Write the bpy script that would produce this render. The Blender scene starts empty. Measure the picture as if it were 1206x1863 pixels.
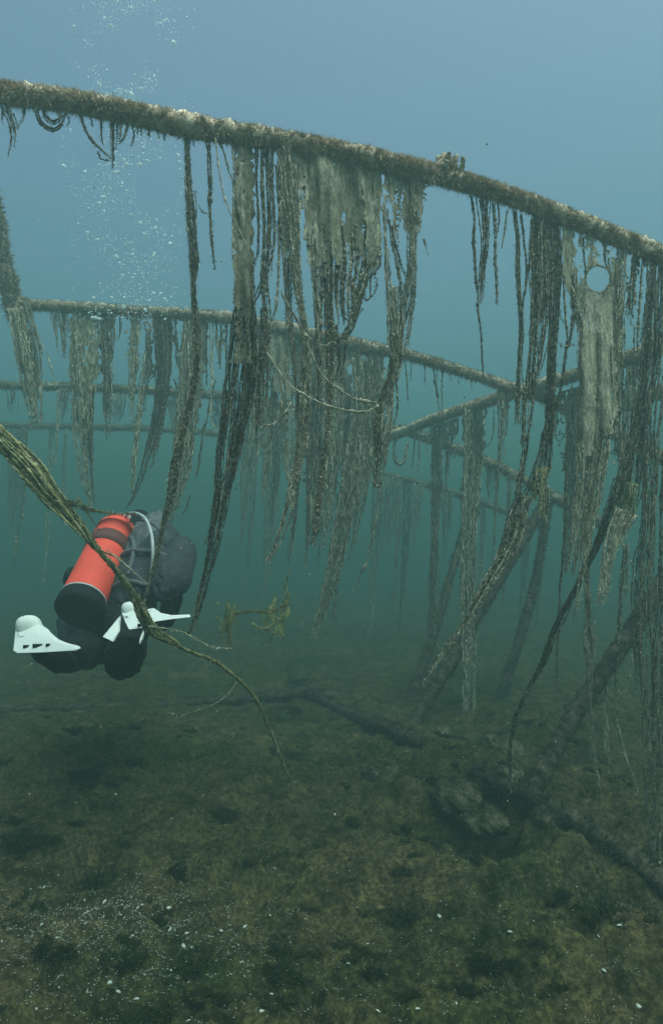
import bpy, math, random
import numpy as np
from mathutils import Vector

# ------------------------------------------------------------------ camera, light, exposure
sc = bpy.context.scene
R = math.radians
F = 1200.0                      # focal length in photo pixels
CAMZ = 1.10
PITCH = math.atan((1000 - 931.5) / F)
cam_d = bpy.data.cameras.new("camera")
cam = bpy.data.objects.new("camera", cam_d)
sc.collection.objects.link(cam)
cam.location = (0, 0, CAMZ)
cam.rotation_euler = (R(90) + PITCH, 0, 0)
cam_d.sensor_fit = 'HORIZONTAL'
cam_d.sensor_width = 36.0
cam_d.lens = 36.0 * F / 1206.0
cam_d.clip_start = 0.02
cam_d.clip_end = 500
sc.camera = cam

SUN_EL, SUN_AZ = R(66), R(138)   # azimuth from +Y towards +X
world = bpy.data.worlds.new("World")
sc.world = world
world.use_nodes = True
wn = world.node_tree
bg = wn.nodes["Background"]
sky = wn.nodes.new("ShaderNodeTexSky")
sky.sky_type = 'NISHITA'
sky.sun_disc = False
sky.sun_elevation = SUN_EL
sky.sun_rotation = SUN_AZ
sky.dust_density = 6.5
wn.links.new(sky.outputs[0], bg.inputs[0])
bg.inputs[1].default_value = 0.15

sun_d = bpy.data.lights.new("sun", 'SUN')
sun_d.energy = 2.6
sun_d.angle = R(30)
sun_d.color = (1.0, 0.95, 0.88)
sun = bpy.data.objects.new("sun", sun_d)
sc.collection.objects.link(sun)
sd = Vector((math.sin(SUN_AZ) * math.cos(SUN_EL), math.cos(SUN_AZ) * math.cos(SUN_EL), math.sin(SUN_EL)))
sun.rotation_euler = sd.to_track_quat('Z', 'Y').to_euler()
sun.location = (0, 0, 9)

sc.view_settings.view_transform = 'Standard'
sc.view_settings.look = 'None'
sc.view_settings.exposure = .84
sc.view_settings.gamma = 1.0
sc.cycles.volume_bounces = 1
sc.cycles.max_bounces = 4
sc.cycles.diffuse_bounces = 2
sc.cycles.glossy_bounces = 2
sc.cycles.transparent_max_bounces = 12

HAZE_SCATTER = (0.138, 0.220, 0.212)      # scattering share per channel
HAZE_ABSORB = (0.0, 0.11, 0.09)
HAZE_DENSITY = 0.185
HAZE_TOP = 4.8

# ------------------------------------------------------------------ helpers
rng = np.random.default_rng(7)
random.seed(7)
CP, SP = math.cos(PITCH), math.sin(PITCH)

def at(px, py, Y):
    """photo pixel at forward distance Y (metres) -> world point"""
    x = (px - 603.0) / F
    y = (931.5 - py) / F
    d = np.array([x, CP - y * SP, SP + y * CP])
    d = d * (Y / d[1])
    return np.array([d[0], d[1], d[2] + CAMZ])

def hsh(ix, iy, s):
    n = (ix.astype(np.int64) * 374761393 + iy.astype(np.int64) * 668265263 + s * 1442695041) & 0x7fffffff
    n = ((n ^ (n >> 13)) * 1274126177) & 0x7fffffff
    n = (n ^ (n >> 16)) & 0xffffff
    return n / float(0xffffff)

def vn(x, y, s=0):
    x = np.asarray(x, float); y = np.asarray(y, float)
    ix = np.floor(x); iy = np.floor(y)
    fx = x - ix; fy = y - iy
    fx = fx * fx * (3 - 2 * fx); fy = fy * fy * (3 - 2 * fy)
    a = hsh(ix, iy, s); b = hsh(ix + 1, iy, s); c = hsh(ix, iy + 1, s); d = hsh(ix + 1, iy + 1, s)
    return (a * (1 - fx) + b * fx) * (1 - fy) + (c * (1 - fx) + d * fx) * fy

def fbm(x, y, s=0, o=4):
    v = 0; a = .5; t = 0
    for k in range(o):
        v = v + a * vn(x * 2 ** k + 17 * k, y * 2 ** k - 9 * k, s + k); t += a; a *= .5
    return v / t

def catmull(P, step):
    """smooth resample of an (N,k) polyline at about `step` metres"""
    P = np.asarray(P, float)
    if len(P) < 3:
        n = max(2, int(np.linalg.norm(P[-1, :3] - P[0, :3]) / step) + 1)
        t = np.linspace(0, 1, n)[:, None]
        return P[0] * (1 - t) + P[-1] * t
    Q = np.vstack([2 * P[0] - P[1], P, 2 * P[-1] - P[-2]])
    out = []
    for i in range(1, len(Q) - 2):
        n = max(1, int(np.linalg.norm(Q[i + 1, :3] - Q[i, :3]) / step))
        t = (np.arange(n) / n)[:, None]
        a, b, c, d = Q[i - 1], Q[i], Q[i + 1], Q[i + 2]
        out.append(.5 * ((2 * b) + (-a + c) * t + (2 * a - 5 * b + 4 * c - d) * t * t + (-a + 3 * b - 3 * c + d) * t ** 3))
    out.append(P[-1][None, :])
    return np.vstack(out)

class MB:
    def __init__(s):
        s.v = []; s.q = []; s.t = []; s.qm = []; s.tm = []; s.n = 0
    def add(s, v, q=None, t=None, m=0):
        v = np.asarray(v, np.float32).reshape(-1, 3)
        if q is not None and len(q):
            q = np.asarray(q, np.int64); s.q.append(q + s.n); s.qm.append(np.full(len(q), m))
        if t is not None and len(t):
            t = np.asarray(t, np.int64); s.t.append(t + s.n); s.tm.append(np.full(len(t), m))
        s.v.append(v); s.n += len(v)
    def tube(s, P, rad, sides=5, rough=0.0, m=0, cap=True, ref=(0, 1, 0)):
        P = np.asarray(P, float); N = len(P)
        if N < 2: return
        T = np.gradient(P, axis=0); T /= np.linalg.norm(T, axis=1)[:, None] + 1e-9
        ref = np.asarray(ref, float)
        A = np.cross(T, ref); L = np.linalg.norm(A, axis=1)
        bad = L < .15
        if bad.any(): A[bad] = np.cross(T[bad], np.array([1., 0.2, 0.1]))
        A /= np.linalg.norm(A, axis=1)[:, None] + 1e-9
        Bn = np.cross(T, A)
        rad = np.broadcast_to(np.asarray(rad, float), (N,))
        ang = np.linspace(0, 2 * np.pi, sides, endpoint=False)
        rr = rad[:, None] * (1 + rough * (rng.random((N, sides)) * 2 - 1))
        V = P[:, None, :] + rr[..., None] * (np.cos(ang)[None, :, None] * A[:, None, :] + np.sin(ang)[None, :, None] * Bn[:, None, :])
        i = np.arange(N - 1)[:, None] * sides; j = np.arange(sides)[None, :]; k = (j + 1) % sides
        q = np.stack([i + j, i + k, i + sides + k, i + sides + j], -1).reshape(-1, 4)
        V = V.reshape(-1, 3)
        t = None
        if cap:
            V = np.vstack([V, P[0], P[-1]])
            c0, c1 = N * sides, N * sides + 1
            jj = np.arange(sides); kk = (jj + 1) % sides
            t = np.vstack([np.stack([np.full(sides, c0), kk, jj], 1), np.stack([np.full(sides, c1), (N - 1) * sides + jj, (N - 1) * sides + kk], 1)])
        s.add(V, q, t, m)
    def blades(s, base, dirs, length, width, m=0):
        K = len(base)
        if K == 0: return
        dirs = dirs / (np.linalg.norm(dirs, axis=1)[:, None] + 1e-9)
        r = rng.normal(size=(K, 3)); w = np.cross(dirs, r); w /= np.linalg.norm(w, axis=1)[:, None] + 1e-9
        length = np.broadcast_to(length, (K,))[:, None]; width = np.broadcast_to(width, (K,))[:, None]
        bend = rng.normal(size=(K, 3)) * .35
        mid = base + dirs * length * .55 + bend * length * .3
        tip = base + dirs * length + bend * length
        V = np.stack([base - w * width * .5, base + w * width * .5, mid + w * width * .4, mid - w * width * .4, tip], 1).reshape(-1, 3)
        i = np.arange(K) * 5
        s.add(V, np.stack([i, i + 1, i + 2, i + 3], 1), np.stack([i + 3, i + 2, i + 4], 1), m)
    def build(s, name, mats, parent=None, origin=(0, 0, 0), smooth=True):
        me = bpy.data.meshes.new(name)
        V = np.vstack(s.v) - np.asarray(origin, np.float32)
        q = np.vstack(s.q) if s.q else np.zeros((0, 4), int)
        t = np.vstack(s.t) if s.t else np.zeros((0, 3), int)
        mi = np.concatenate(s.qm + s.tm) if (s.qm or s.tm) else np.zeros(0)
        me.vertices.add(len(V)); me.vertices.foreach_set("co", V.astype(np.float32).ravel())
        me.loops.add(q.size + t.size)
        me.loops.foreach_set("vertex_index", np.concatenate([q.ravel(), t.ravel()]).astype(np.int32))
        me.polygons.add(len(q) + len(t))
        st = np.concatenate([np.arange(len(q)) * 4, q.size + np.arange(len(t)) * 3]).astype(np.int32)
        me.polygons.foreach_set("loop_start", st)
        me.polygons.foreach_set("material_index", mi.astype(np.int32))
        me.polygons.foreach_set("use_smooth", np.full(len(st), smooth))
        me.update(calc_edges=True); me.validate()
        if not isinstance(mats, (list, tuple)): mats = [mats]
        for m in mats: me.materials.append(m)
        o = bpy.data.objects.new(name, me)
        sc.collection.objects.link(o)
        if parent is not None: o.parent = parent
        else: o.location = Vector([float(c) for c in origin])
        return o

def tag(o, label=None, cat=None, group=None, kind=None):
    if label: o["label"] = label
    if cat: o["category"] = cat
    if group: o["group"] = group
    if kind: o["kind"] = kind
    return o

def empty(name, loc, label, cat, group=None):
    o = bpy.data.objects.new(name, None); sc.collection.objects.link(o)
    o.location = Vector([float(c) for c in loc]); o.empty_display_size = .05
    return tag(o, label, cat, group)

# ------------------------------------------------------------------ materials
def nodes(name):
    m = bpy.data.materials.new(name); m.use_nodes = True
    nt = m.node_tree; b = nt.nodes["Principled BSDF"]
    return m, nt, b

def noise(nt, vec, scale, detail=4, rough=.6, mscale=None):
    if mscale:
        mp = nt.nodes.new("ShaderNodeMapping"); mp.inputs["Scale"].default_value = mscale
        nt.links.new(vec, mp.inputs[0]); vec = mp.outputs[0]
    n = nt.nodes.new("ShaderNodeTexNoise"); n.inputs["Scale"].default_value = scale
    n.inputs["Detail"].default_value = detail; n.inputs["Roughness"].default_value = rough
    nt.links.new(vec, n.inputs["Vector"]); return n.outputs["Fac"]

def ramp(nt, fac, stops):
    r = nt.nodes.new("ShaderNodeValToRGB"); e = r.color_ramp.elements
    while len(e) < len(stops): e.new(.5)
    for k, (p, c) in enumerate(stops):
        e[k].position = p; e[k].color = (*c, 1)
    nt.links.new(fac, r.inputs[0]); return r.outputs[0]

def mix(nt, fac, a, b, mode='MIX'):
    n = nt.nodes.new("ShaderNodeMix"); n.data_type = 'RGBA'; n.blend_type = mode
    for s, v in ((n.inputs[0], fac), (n.inputs[6], a), (n.inputs[7], b)):
        if hasattr(v, "is_linked"): nt.links.new(v, s)
        elif isinstance(v, (int, float)): s.default_value = v
        else: s.default_value = (*v, 1)
    return n.outputs[2]

def weed_mat(name, dark, mid, light, sc1=45, streak=True, trans=0.0, vary=.35, bump=.5):
    m, nt, b = nodes(name)
    tc = nt.nodes.new("ShaderNodeTexCoord"); obj = tc.outputs["Object"]
    f1 = noise(nt, obj, sc1, 5, .7, (1, 1, .35) if streak else None)
    c = ramp(nt, f1, [(.36, dark), (.5, mid), (.64, light)])
    f3 = noise(nt, obj, sc1 * 5, 3, .7, (1, 1, .3) if streak else None)
    c = mix(nt, 1.0, c, ramp(nt, f3, [(.36, (.6, .6, .58)), (.52, (1, 1, 1)), (.68, (1.5, 1.47, 1.4))]), 'MULTIPLY')
    f2 = noise(nt, obj, 5, 3)
    c2 = ramp(nt, f2, [(.3, (.78, .80, .74)), (.7, (1.14, 1.12, 1.08))])
    c = mix(nt, 1.0, c, c2, 'MULTIPLY')
    oi = nt.nodes.new("ShaderNodeObjectInfo")
    mr = nt.nodes.new("ShaderNodeMapRange"); mr.inputs[3].default_value = 1 - vary; mr.inputs[4].default_value = 1 + vary
    nt.links.new(oi.outputs["Random"], mr.inputs[0])
    c = mix(nt, 1.0, c, mr.outputs[0], 'MULTIPLY')
    nt.links.new(c, b.inputs["Base Color"])
    b.inputs["Roughness"].default_value = .95
    b.inputs["Specular IOR Level"].default_value = .1
    if bump:
        bp = nt.nodes.new("ShaderNodeBump"); bp.inputs["Strength"].default_value = bump; bp.inputs["Distance"].default_value = .004
        nt.links.new(f1, bp.inputs["Height"]); nt.links.new(bp.outputs[0], b.inputs["Normal"])
    if trans:
        tr = nt.nodes.new("ShaderNodeBsdfTranslucent"); nt.links.new(c, tr.inputs[0])
        ms = nt.nodes.new("ShaderNodeMixShader"); ms.inputs[0].default_value = trans
        nt.links.new(b.outputs[0], ms.inputs[1]); nt.links.new(tr.outputs[0], ms.inputs[2])
        nt.links.new(ms.outputs[0], nt.nodes["Material Output"].inputs[0])
    return m

M = {}
M['dark'] = weed_mat("dark_weed", (.025, .026, .021), (.09, .086, .068), (.34, .325, .26), sc1=80, streak=False)
M['brown'] = weed_mat("brown_weed", (.09, .086, .068), (.27, .255, .205), (.50, .475, .385), sc1=70)
M['olive'] = weed_mat("olive_weed", (.17, .172, .13), (.31, .305, .235), (.45, .44, .35), trans=.25)
M['tan'] = weed_mat("tan_weed", (.26, .245, .195), (.39, .37, .30), (.54, .51, .42), trans=.3)
M['fluff'] = weed_mat("silt_fluff", (.20, .19, .15), (.34, .32, .26), (.50, .475, .40), streak=False)
M['crust'] = weed_mat("rail_crust", (.27, .22, .17), (.42, .345, .27), (.56, .47, .385), sc1=26, streak=False)
M['green'] = weed_mat("green_weed", (.11, .115, .06), (.23, .23, .125), (.36, .35, .21), trans=.25)
M['gauze'] = weed_mat("yellow_green_gauze", (.22, .22, .10), (.42, .41, .20), (.6, .57, .3), sc1=40, streak=False, trans=.45)
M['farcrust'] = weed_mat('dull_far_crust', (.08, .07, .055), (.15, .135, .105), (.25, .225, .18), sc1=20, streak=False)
M['darktuft'] = weed_mat('dark_tuft', (.008, .012, .006), (.02, .026, .012), (.045, .05, .025), streak=False)
M['iron'] = weed_mat("rusted_iron", (.03, .028, .022), (.07, .06, .045), (.13, .11, .085), sc1=18, streak=False)

def plain(name, col, rough=.5, var=.15, scale=30, spec=.4):
    m, nt, b = nodes(name)
    tc = nt.nodes.new("ShaderNodeTexCoord")
    f = noise(nt, tc.outputs["Object"], scale, 4)
    c = ramp(nt, f, [(.3, tuple(x * (1 - var) for x in col)), (.7, tuple(min(1, x * (1 + var)) for x in col))])
    nt.links.new(c, b.inputs["Base Color"]); b.inputs["Roughness"].default_value = rough
    b.inputs["Specular IOR Level"].default_value = spec
    return m
M['red'] = plain("red_tank_paint", (.84, .085, .055), .6, .16, 9, .2)
M['redstrap'] = plain("dull_red_strap", (.12, .03, .028), .7)
def wrinkle(m, sc_, dist):
    nt = m.node_tree; tc = nt.nodes.new("ShaderNodeTexCoord"); f = noise(nt, tc.outputs["Object"], sc_, 4, .55, (1, 1, 2.2))
    bp = nt.nodes.new("ShaderNodeBump"); bp.inputs["Strength"].default_value = 1; bp.inputs["Distance"].default_value = dist
    nt.links.new(f, bp.inputs["Height"]); nt.links.new(bp.outputs[0], nt.nodes["Principled BSDF"].inputs["Normal"])
M['neo'] = plain("black_neoprene", (.007, .009, .011), .8, .3, 60, .2)
M['vest'] = plain("grey_black_nylon", (.035, .042, .05), .75, .35, 12, .2)
M['panel'] = plain("grey_vest_panel", (.10, .11, .12), .7, .3, 25, .2)
M['white'] = plain("white_fin_rubber", (.74, .77, .74), .5, .05, 10, .3)
M['hose'] = plain("pale_hose_rubber", (.42, .45, .46), .5, .2, 40)
M['metal'] = plain("dull_chrome", (.55, .56, .56), .35, .1, 20, .6)
M['skin'] = plain("skin", (.45, .28, .2), .6, .1, 20)
M['glass'] = plain("mask_glass", (.04, .06, .07), .1, .1, 20, .8)

wrinkle(M['neo'], 14, .008); wrinkle(M['vest'], 18, .010); wrinkle(M['panel'], 18, .010)
# ------------------------------------------------------------------ haze (the water)
hz = MB()
HX = 60.0
x0, x1, y0, y1, z0, z1 = -HX, HX, -20, 75, -1.6, HAZE_TOP
V = [(x0, y0, z0), (x1, y0, z0), (x1, y1, z0), (x0, y1, z0), (x0, y0, z1), (x1, y0, z1), (x1, y1, z1), (x0, y1, z1)]
hz.add(V, [(0, 3, 2, 1), (4, 5, 6, 7), (0, 1, 5, 4), (1, 2, 6, 5), (2, 3, 7, 6), (3, 0, 4, 7)])
hm = bpy.data.materials.new("haze"); hm.use_nodes = True
nt = hm.node_tree
for n in list(nt.nodes):
    if n.type != 'OUTPUT_MATERIAL': nt.nodes.remove(n)
pv = nt.nodes.new("ShaderNodeVolumePrincipled")
pv.inputs["Color"].default_value = (*HAZE_SCATTER, 1)
pv.inputs["Absorption Color"].default_value = (*HAZE_ABSORB, 1)
pv.inputs["Density"].default_value = HAZE_DENSITY
pv.inputs["Anisotropy"].default_value = 0.25
nt.links.new(pv.outputs[0], nt.nodes["Material Output"].inputs["Volume"])
haze = hz.build("haze", hm, smooth=False)
tag(haze, kind="stuff")

# ------------------------------------------------------------------ lake bed
def gpt(px, py):      # pixel on the flat bed
    Y = CAMZ * F / (py - 1000.0)
    return np.array([(px - 603) / F * Y, Y])

MOUNDS = [  # px, py, radius x, radius y, height
    (850, 1455, .42, .45, .13), (740, 1370, .35, .5, .09), (600, 1600, .5, .3, .04), (1010, 1600, .3, .25, .10),
    (1120, 1750, .22, .2, .10), (330, 1500, .7, .4, .05), (1100, 1480, .45, .4, .06), (930, 1330, .4, .4, .08),
    (200, 1400, .9, .6, .05), (560, 1420, .4, .3, .05), (900, 1720, .3, .25, .05)]
PITS = [(180, 1590, .11, .05), (365, 1742, .055, .035), (425, 1375, .10, .05), (850, 1520, .20, .14), (780, 1405, .14, .08),
        (1090, 1640, .13, .14), (330, 1575, .05, .03), (735, 1795, .05, .03), (600, 1790, .04, .02), (890, 1560, .16, .10),
        (1180, 1700, .12, .08), (740, 1610, .05, .03), (60, 1700, .05, .02), (480, 1640, .06, .03), (905, 1440, .10, .06),
        (640, 1510, .07, .03), (990, 1660, .07, .04), (1060, 1720, .09, .05), (950, 1800, .06, .04), (560, 1560, .06, .03)]
def ground_h(X, Y):
    X = np.asarray(X, float); Y = np.asarray(Y, float)
    h = (fbm(X * .55, Y * .55, 3, 3) - .5) * .16
    h = h + (fbm(X * 2.6 + 3, Y * 2.6, 11, 4) - .5) * .09
    rid = np.abs(fbm(X * 7 + .8 * Y, Y * 8 - 1.0 * X, 23, 3) - .5) * 2
    h = h + (.22 - rid) * .055
    near = np.clip(1.25 - Y / 9, 0.15, 1)
    h = h + (fbm(X * 26, Y * 26, 37, 3) - .5) * .060 * near
    h = h + (fbm(X * 75, Y * 75, 41, 2) - .5) * .008 * near
    for px, py, rx, ry, hh in MOUNDS:
        c = gpt(px, py); d = ((X - c[0]) / rx) ** 2 + ((Y - c[1]) / ry) ** 2
        h = h + 1.45 * hh * np.exp(-d * 1.3) * (.75 + .5 * vn(X * 9, Y * 9, 5))
    for px, py, r, dp in PITS:
        c = gpt(px, py); w = (vn(X * 14, Y * 14, 51) - .5) * .7
        d = np.sqrt((X - c[0]) ** 2 + ((Y - c[1]) * 1.15) ** 2) / r + w
        h = h - dp * np.exp(-np.clip(d, 0, 9) ** 4)
    return h

def axis(lo, hi, c0, c1, fine, grow):
    a = list(np.arange(c0, c1, fine)); s = fine; x = c1
    while x < hi: a.append(x); s *= grow; x += s
    a.append(hi); s = fine; x = c0; b = []
    while x > lo: s *= grow; x -= s; b.append(max(x, lo))
    return np.array(sorted(set(b)) + a)
gx = axis(-55, 55, -1.7, 1.9, .010, 1.045)
gy = axis(-15, 70, 1.3, 4.2, .011, 1.035)
GX, GY = np.meshgrid(gx, gy)
GZ = ground_h(GX, GY)
nx, ny = len(gx), len(gy)
g = MB()
ii = (np.arange(ny - 1)[:, None] * nx + np.arange(nx - 1)[None, :]).ravel()
g.add(np.stack([GX, GY, GZ], -1).reshape(-1, 3), np.stack([ii, ii + 1, ii + nx + 1, ii + nx], 1))
m, nt, b = nodes("silty_lake_bed")
tc = nt.nodes.new("ShaderNodeTexCoord"); P = tc.outputs["Object"]
fa = noise(nt, P, 1.3, 5, .6); fb = noise(nt, P, 9, 6, .7); fc = noise(nt, P, 60, 5, .75)
ca = ramp(nt, fa, [(.35, (.042, .052, .018)), (.52, (.076, .067, .030)), (.68, (.096, .074, .040))])
cb = ramp(nt, fb, [(.36, (.35, .38, .34)), (.5, (.9, .9, .9)), (.64, (1.45, 1.4, 1.3))])
cc = ramp(nt, fc, [(.36, (.35, .35, .35)), (.52, (1, 1, 1)), (.66, (2.1, 2.0, 1.9))])
c = mix(nt, 1.0, mix(nt, 1.0, ca, cb, 'MULTIPLY'), cc, 'MULTIPLY')
nt.links.new(c, b.inputs["Base Color"]); b.inputs["Roughness"].default_value = 1; b.inputs["Specular IOR Level"].default_value = .05
bp = nt.nodes.new("ShaderNodeBump"); bp.inputs["Strength"].default_value = .9; bp.inputs["Distance"].default_value = .012
nt.links.new(fc, bp.inputs["Height"]); nt.links.new(bp.outputs[0], b.inputs["Normal"]); bp.inputs["Distance"].default_value = .022
M['bed'] = m
tag(g.build("lake_bed", m), kind="structure")

def gz(x, y): return float(ground_h(np.array([x]), np.array([y]))[0])
def on_ground(px, py):
    """3D point where the pixel ray meets the bed"""
    Y = CAMZ * F / (py - 1000.0)
    for _ in range(12):
        z = gz((px - 603) / F * Y, Y)
        Y = .5 * Y + .5 * (CAMZ - z) * F / (py - 1000.0)
    return np.array([(px - 603) / F * Y, Y, gz((px - 603) / F * Y, Y)])

# ------------------------------------------------------------------ rails and frame
def curve(pts, step=.02):
    """pts: (px,py,Y,thickness px) -> world polyline + radius"""
    A = np.array([[*at(p[0], p[1], p[2]), p[3] / F * p[2] * .5] for p in pts])
    return catmull(A, step)

def encrust(B, C, fuzz, dens, lump=.35, step=.01, m=0, mf=1, flat=1.0, up=.5, crop=None):
    """overgrown pipe: lumpy skin plus a coat of short fibres"""
    N = len(C); sides = 14
    P = C[:, :3]; r = C[:, 3]
    T = np.gradient(P, axis=0); T /= np.linalg.norm(T, axis=1)[:, None]
    A = np.cross(T, (0, 0, 1)); A /= np.linalg.norm(A, axis=1)[:, None] + 1e-9
    U = np.cross(A, T); U[U[:, 2] < 0] *= 1
    s = np.concatenate([[0], np.cumsum(np.linalg.norm(np.diff(P, axis=0), axis=1))])
    ang = np.linspace(0, 2 * np.pi, sides, endpoint=False)
    sd0 = rng.integers(1000)
    r0 = np.median(r)
    nn = vn(s[:, None] / (r0 * 1.0), np.cos(ang)[None] * 1.5 + 9, sd0) * .5 + vn(s[:, None] / (r0 * .35), np.sin(ang)[None] * 3 + 9, sd0 + 1) * .5
    rr = r[:, None] * (.70 + lump * (nn - .38)) * (.9 + .25 * vn(s / (r0 * 4), s * 0, sd0 + 3))[:, None] * (1 + .06 * rng.normal(size=nn.shape))
    V = P[:, None] + rr[..., None] * (np.cos(ang)[None, :, None] * A[:, None] + np.sin(ang)[None, :, None] * U[:, None])
    i = np.arange(N - 1)[:, None] * sides; j = np.arange(sides)[None]; k = (j + 1) % sides
    q = np.stack([i + j, i + k, i + sides + k, i + sides + j], -1).reshape(-1, 4)
    VV = np.vstack([V.reshape(-1, 3), P[0], P[-1]])
    jj = np.arange(sides); kk = (jj + 1) % sides
    t = np.vstack([np.stack([np.full(sides, N * sides), kk, jj], 1), np.stack([np.full(sides, N * sides + 1), (N - 1) * sides + jj, (N - 1) * sides + kk], 1)])
    B.add(VV, q, t, m)
    K = int(dens * s[-1])
    a = rng.integers(0, N, K); bq = rng.random(K) * 2 * np.pi
    # clumps: reject where noise is low
    keep = vn(s[a] / (r0 * .5), bq * 1.2, sd0 + 7) > rng.random(K) * .8
    a, bq = a[keep], bq[keep]
    d = np.cos(bq)[:, None] * A[a] + np.sin(bq)[:, None] * U[a]
    base = P[a] + d * (r[a] * .72)[:, None]
    d2 = d + rng.normal(size=d.shape) * .5 + np.array([0, 0, up * .3])
    B.blades(base, d2, fuzz * (.4 + rng.random(len(a))), fuzz * .24, mf)
    # droopy fringe under the pipe
    K = int(dens * s[-1] * .12)
    a = rng.integers(0, N, K)
    d = np.stack([rng.normal(size=K) * .35, rng.normal(size=K) * .35, -np.ones(K)], 1)
    base = P[a] + d * (r[a] * .6)[:, None]
    B.blades(base, d, fuzz * (.8 + 2.0 * rng.random(K) ** 2), fuzz * .15, m)
    return B

RAIL1 = [(-160, 138, 1.86, 42), (0, 166, 1.90, 42), (150, 186, 1.93, 42), (340, 226, 1.98, 42), (500, 252, 2.02, 35), (640, 278, 2.07, 35), (780, 312, 2.11, 35),
         (900, 347, 2.16, 33), (1000, 382, 2.20, 32), (1100, 421, 2.25, 32), (1206, 464, 2.30, 33), (1420, 555, 2.40, 33), (1900, 800, 2.65, 33)]
RAIL2 = [(40, 553, 4.20, 22), (200, 562, 4.18, 22), (350, 572, 4.15, 22), (430, 580, 4.12, 24), (540, 602, 4.10, 26), (650, 626, 4.05, 26),
         (750, 648, 4.03, 22), (850, 678, 4.0, 22), (945, 710, 3.95, 22), (1000, 728, 3.9, 22), (1130, 795, 3.75, 24), (1300, 880, 3.6, 26), (1800, 1150, 3.0, 28)]
RAIL3 = [(-250, 690, 6.3, 16), (0, 700, 6.2, 16), (190, 706, 6.15, 16), (400, 719, 6.1, 17), (530, 740, 6.05, 18), (700, 776, 6.0, 19), (745, 786, 5.95, 20),
         (820, 812, 5.8, 20), (900, 846, 5.5, 20), (1000, 900, 5.1, 22), (1110, 960, 4.8, 24)]
RAIL4 = [(-300, 768, 8.4, 13), (0, 774, 8.3, 13), (300, 781, 8.25, 13), (430, 797, 8.2, 13), (700, 862, 8.0, 13), (850, 905, 7.5, 14), (1000, 962, 7.0, 14)]
RAILX = [(640, 812, 6.3, 17), (720, 790, 5.75, 19), (790, 762, 5.2, 21), (880, 732, 4.55, 23), (945, 711, 4.12, 24), (1040, 684, 3.65, 26), (1130, 655, 3.3, 27), (1206, 628, 3.05, 30), (1400, 560, 2.6, 34), (1800, 430, 1.95, 44)]
def ydepth(rail):
    a = np.array(rail); return lambda px: float(1 / np.interp(px, a[:, 0], 1 / a[:, 2]))
YD = {'1': ydepth(RAIL1), '2': ydepth(RAIL2), '3': ydepth(RAIL3), '4': ydepth(RAIL4), 'X': ydepth(RAILX)}

# near rail
org = at(603, 262, 2.06)
r1 = empty("sunken_rail", org, "long furry brown pipe rail slanting down across the top of the picture", "rail")
B = encrust(MB(), curve(RAIL1, .006), .0095, 110000, .8)
B.build("pipe", [M['crust'], M['crust']], r1, org)
# knob of growth on top of the near rail
B = MB()
c = at(816, 300, 2.12)
K = 2600
d = rng.normal(size=(K, 3)); d /= np.linalg.norm(d, axis=1)[:, None]
blob = vn(d[:, 0] * 3 + 5, d[:, 2] * 3 + 5, 77)
rr = .026 * (.6 + .9 * blob)
base = c + d * rr[:, None] * np.array([.75, .7, .95]) + np.array([0, 0, -.004])
B.blades(base, d + rng.normal(size=d.shape) * .5 + [0, 0, .4], .006 + .010 * rng.random(K), .0026, 0)
for k in range(26):
    a = np.array([rng.uniform(-.045, .03), rng.uniform(-.015, .015), -.045]) + c
    e = c + rng.normal(size=3) * .016 + [0, 0, .012]
    B.tube(catmull(np.vstack([a, (a + e) / 2 + rng.normal(size=3) * .006, e]), .005), .006 + .004 * rng.random(), 6, .4)
B.build("growth_knob", [M['crust']], r1, org)

# rear frame: one welded structure with its rails, crossbar and leaning braces
forg = at(603, 1250, 4.6); forg[2] = 0
frame = empty("pipe_framework", forg, "overgrown welded pipe framework standing behind the near rail, its bars fading into the water", "framework")
for nm, rail, fz, dn, lb in (("rail", RAIL2, .013, 16000, "nearest back rail, level with the diver's bubbles"), ("rail", RAIL3, .018, 6000, "faint middle back rail"),
                             ("rail", RAIL4, .025, 1500, "faintest and farthest back rail"), ("crossbar", RAILX, .013, 14000, None)):
    B = encrust(MB(), curve(rail, .011), fz, dn, .6)
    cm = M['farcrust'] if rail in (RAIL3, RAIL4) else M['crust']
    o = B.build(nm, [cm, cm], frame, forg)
    if lb: o["label"] = lb
def pole(parent, name, pts, fz=.02, dn=2500, mm='iron', org=forg, label=None):
    B = encrust(MB(), curve(pts, .03), fz, dn, .4)
    o = B.build(name, [M[mm], M[mm]], parent, org)
    if label: o["label"] = label
    return o
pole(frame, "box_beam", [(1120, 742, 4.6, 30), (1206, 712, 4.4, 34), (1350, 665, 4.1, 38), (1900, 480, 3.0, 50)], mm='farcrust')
pole(frame, "brace", [(1000, 900, 5.1, 22), (930, 1015, 4.8, 26), (850, 1150, 4.5, 30), (738, 1345, 4.05, 30)])
pole(frame, "brace", [(860, 905, 5.6, 14), (830, 1010, 5.5, 16), (790, 1150, 5.2, 20), (735, 1300, 4.9, 22)])
pole(frame, "post", [(1000, 900, 5.1, 18), (975, 1050, 5.0, 20), (940, 1180, 4.9, 22), (900, 1290, 4.9, 20)], mm='iron')
# bottom rails lying on the bed
def lying(pts, th, name, dn=3000):
    A = []
    for px, py in pts:
        p = on_ground(px, py); A.append([p[0], p[1], p[2] + th * .35, th * .5])
    C = catmull(np.array(A), .02)
    B = encrust(MB(), C, .018, dn, .5)
    return B.build(name, [M['iron'], M['iron']], frame, forg)
lying([(-200, 1298), (0, 1293), (200, 1287), (400, 1277), (560, 1267)], .07, "bottom_rail", 1500)
lying([(560, 1267), (640, 1298), (720, 1335), (800, 1375), (880, 1420), (950, 1452), (1040, 1500), (1130, 1560), (1206, 1620), (1400, 1760)], .085, "bottom_rail", 3500)

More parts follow.
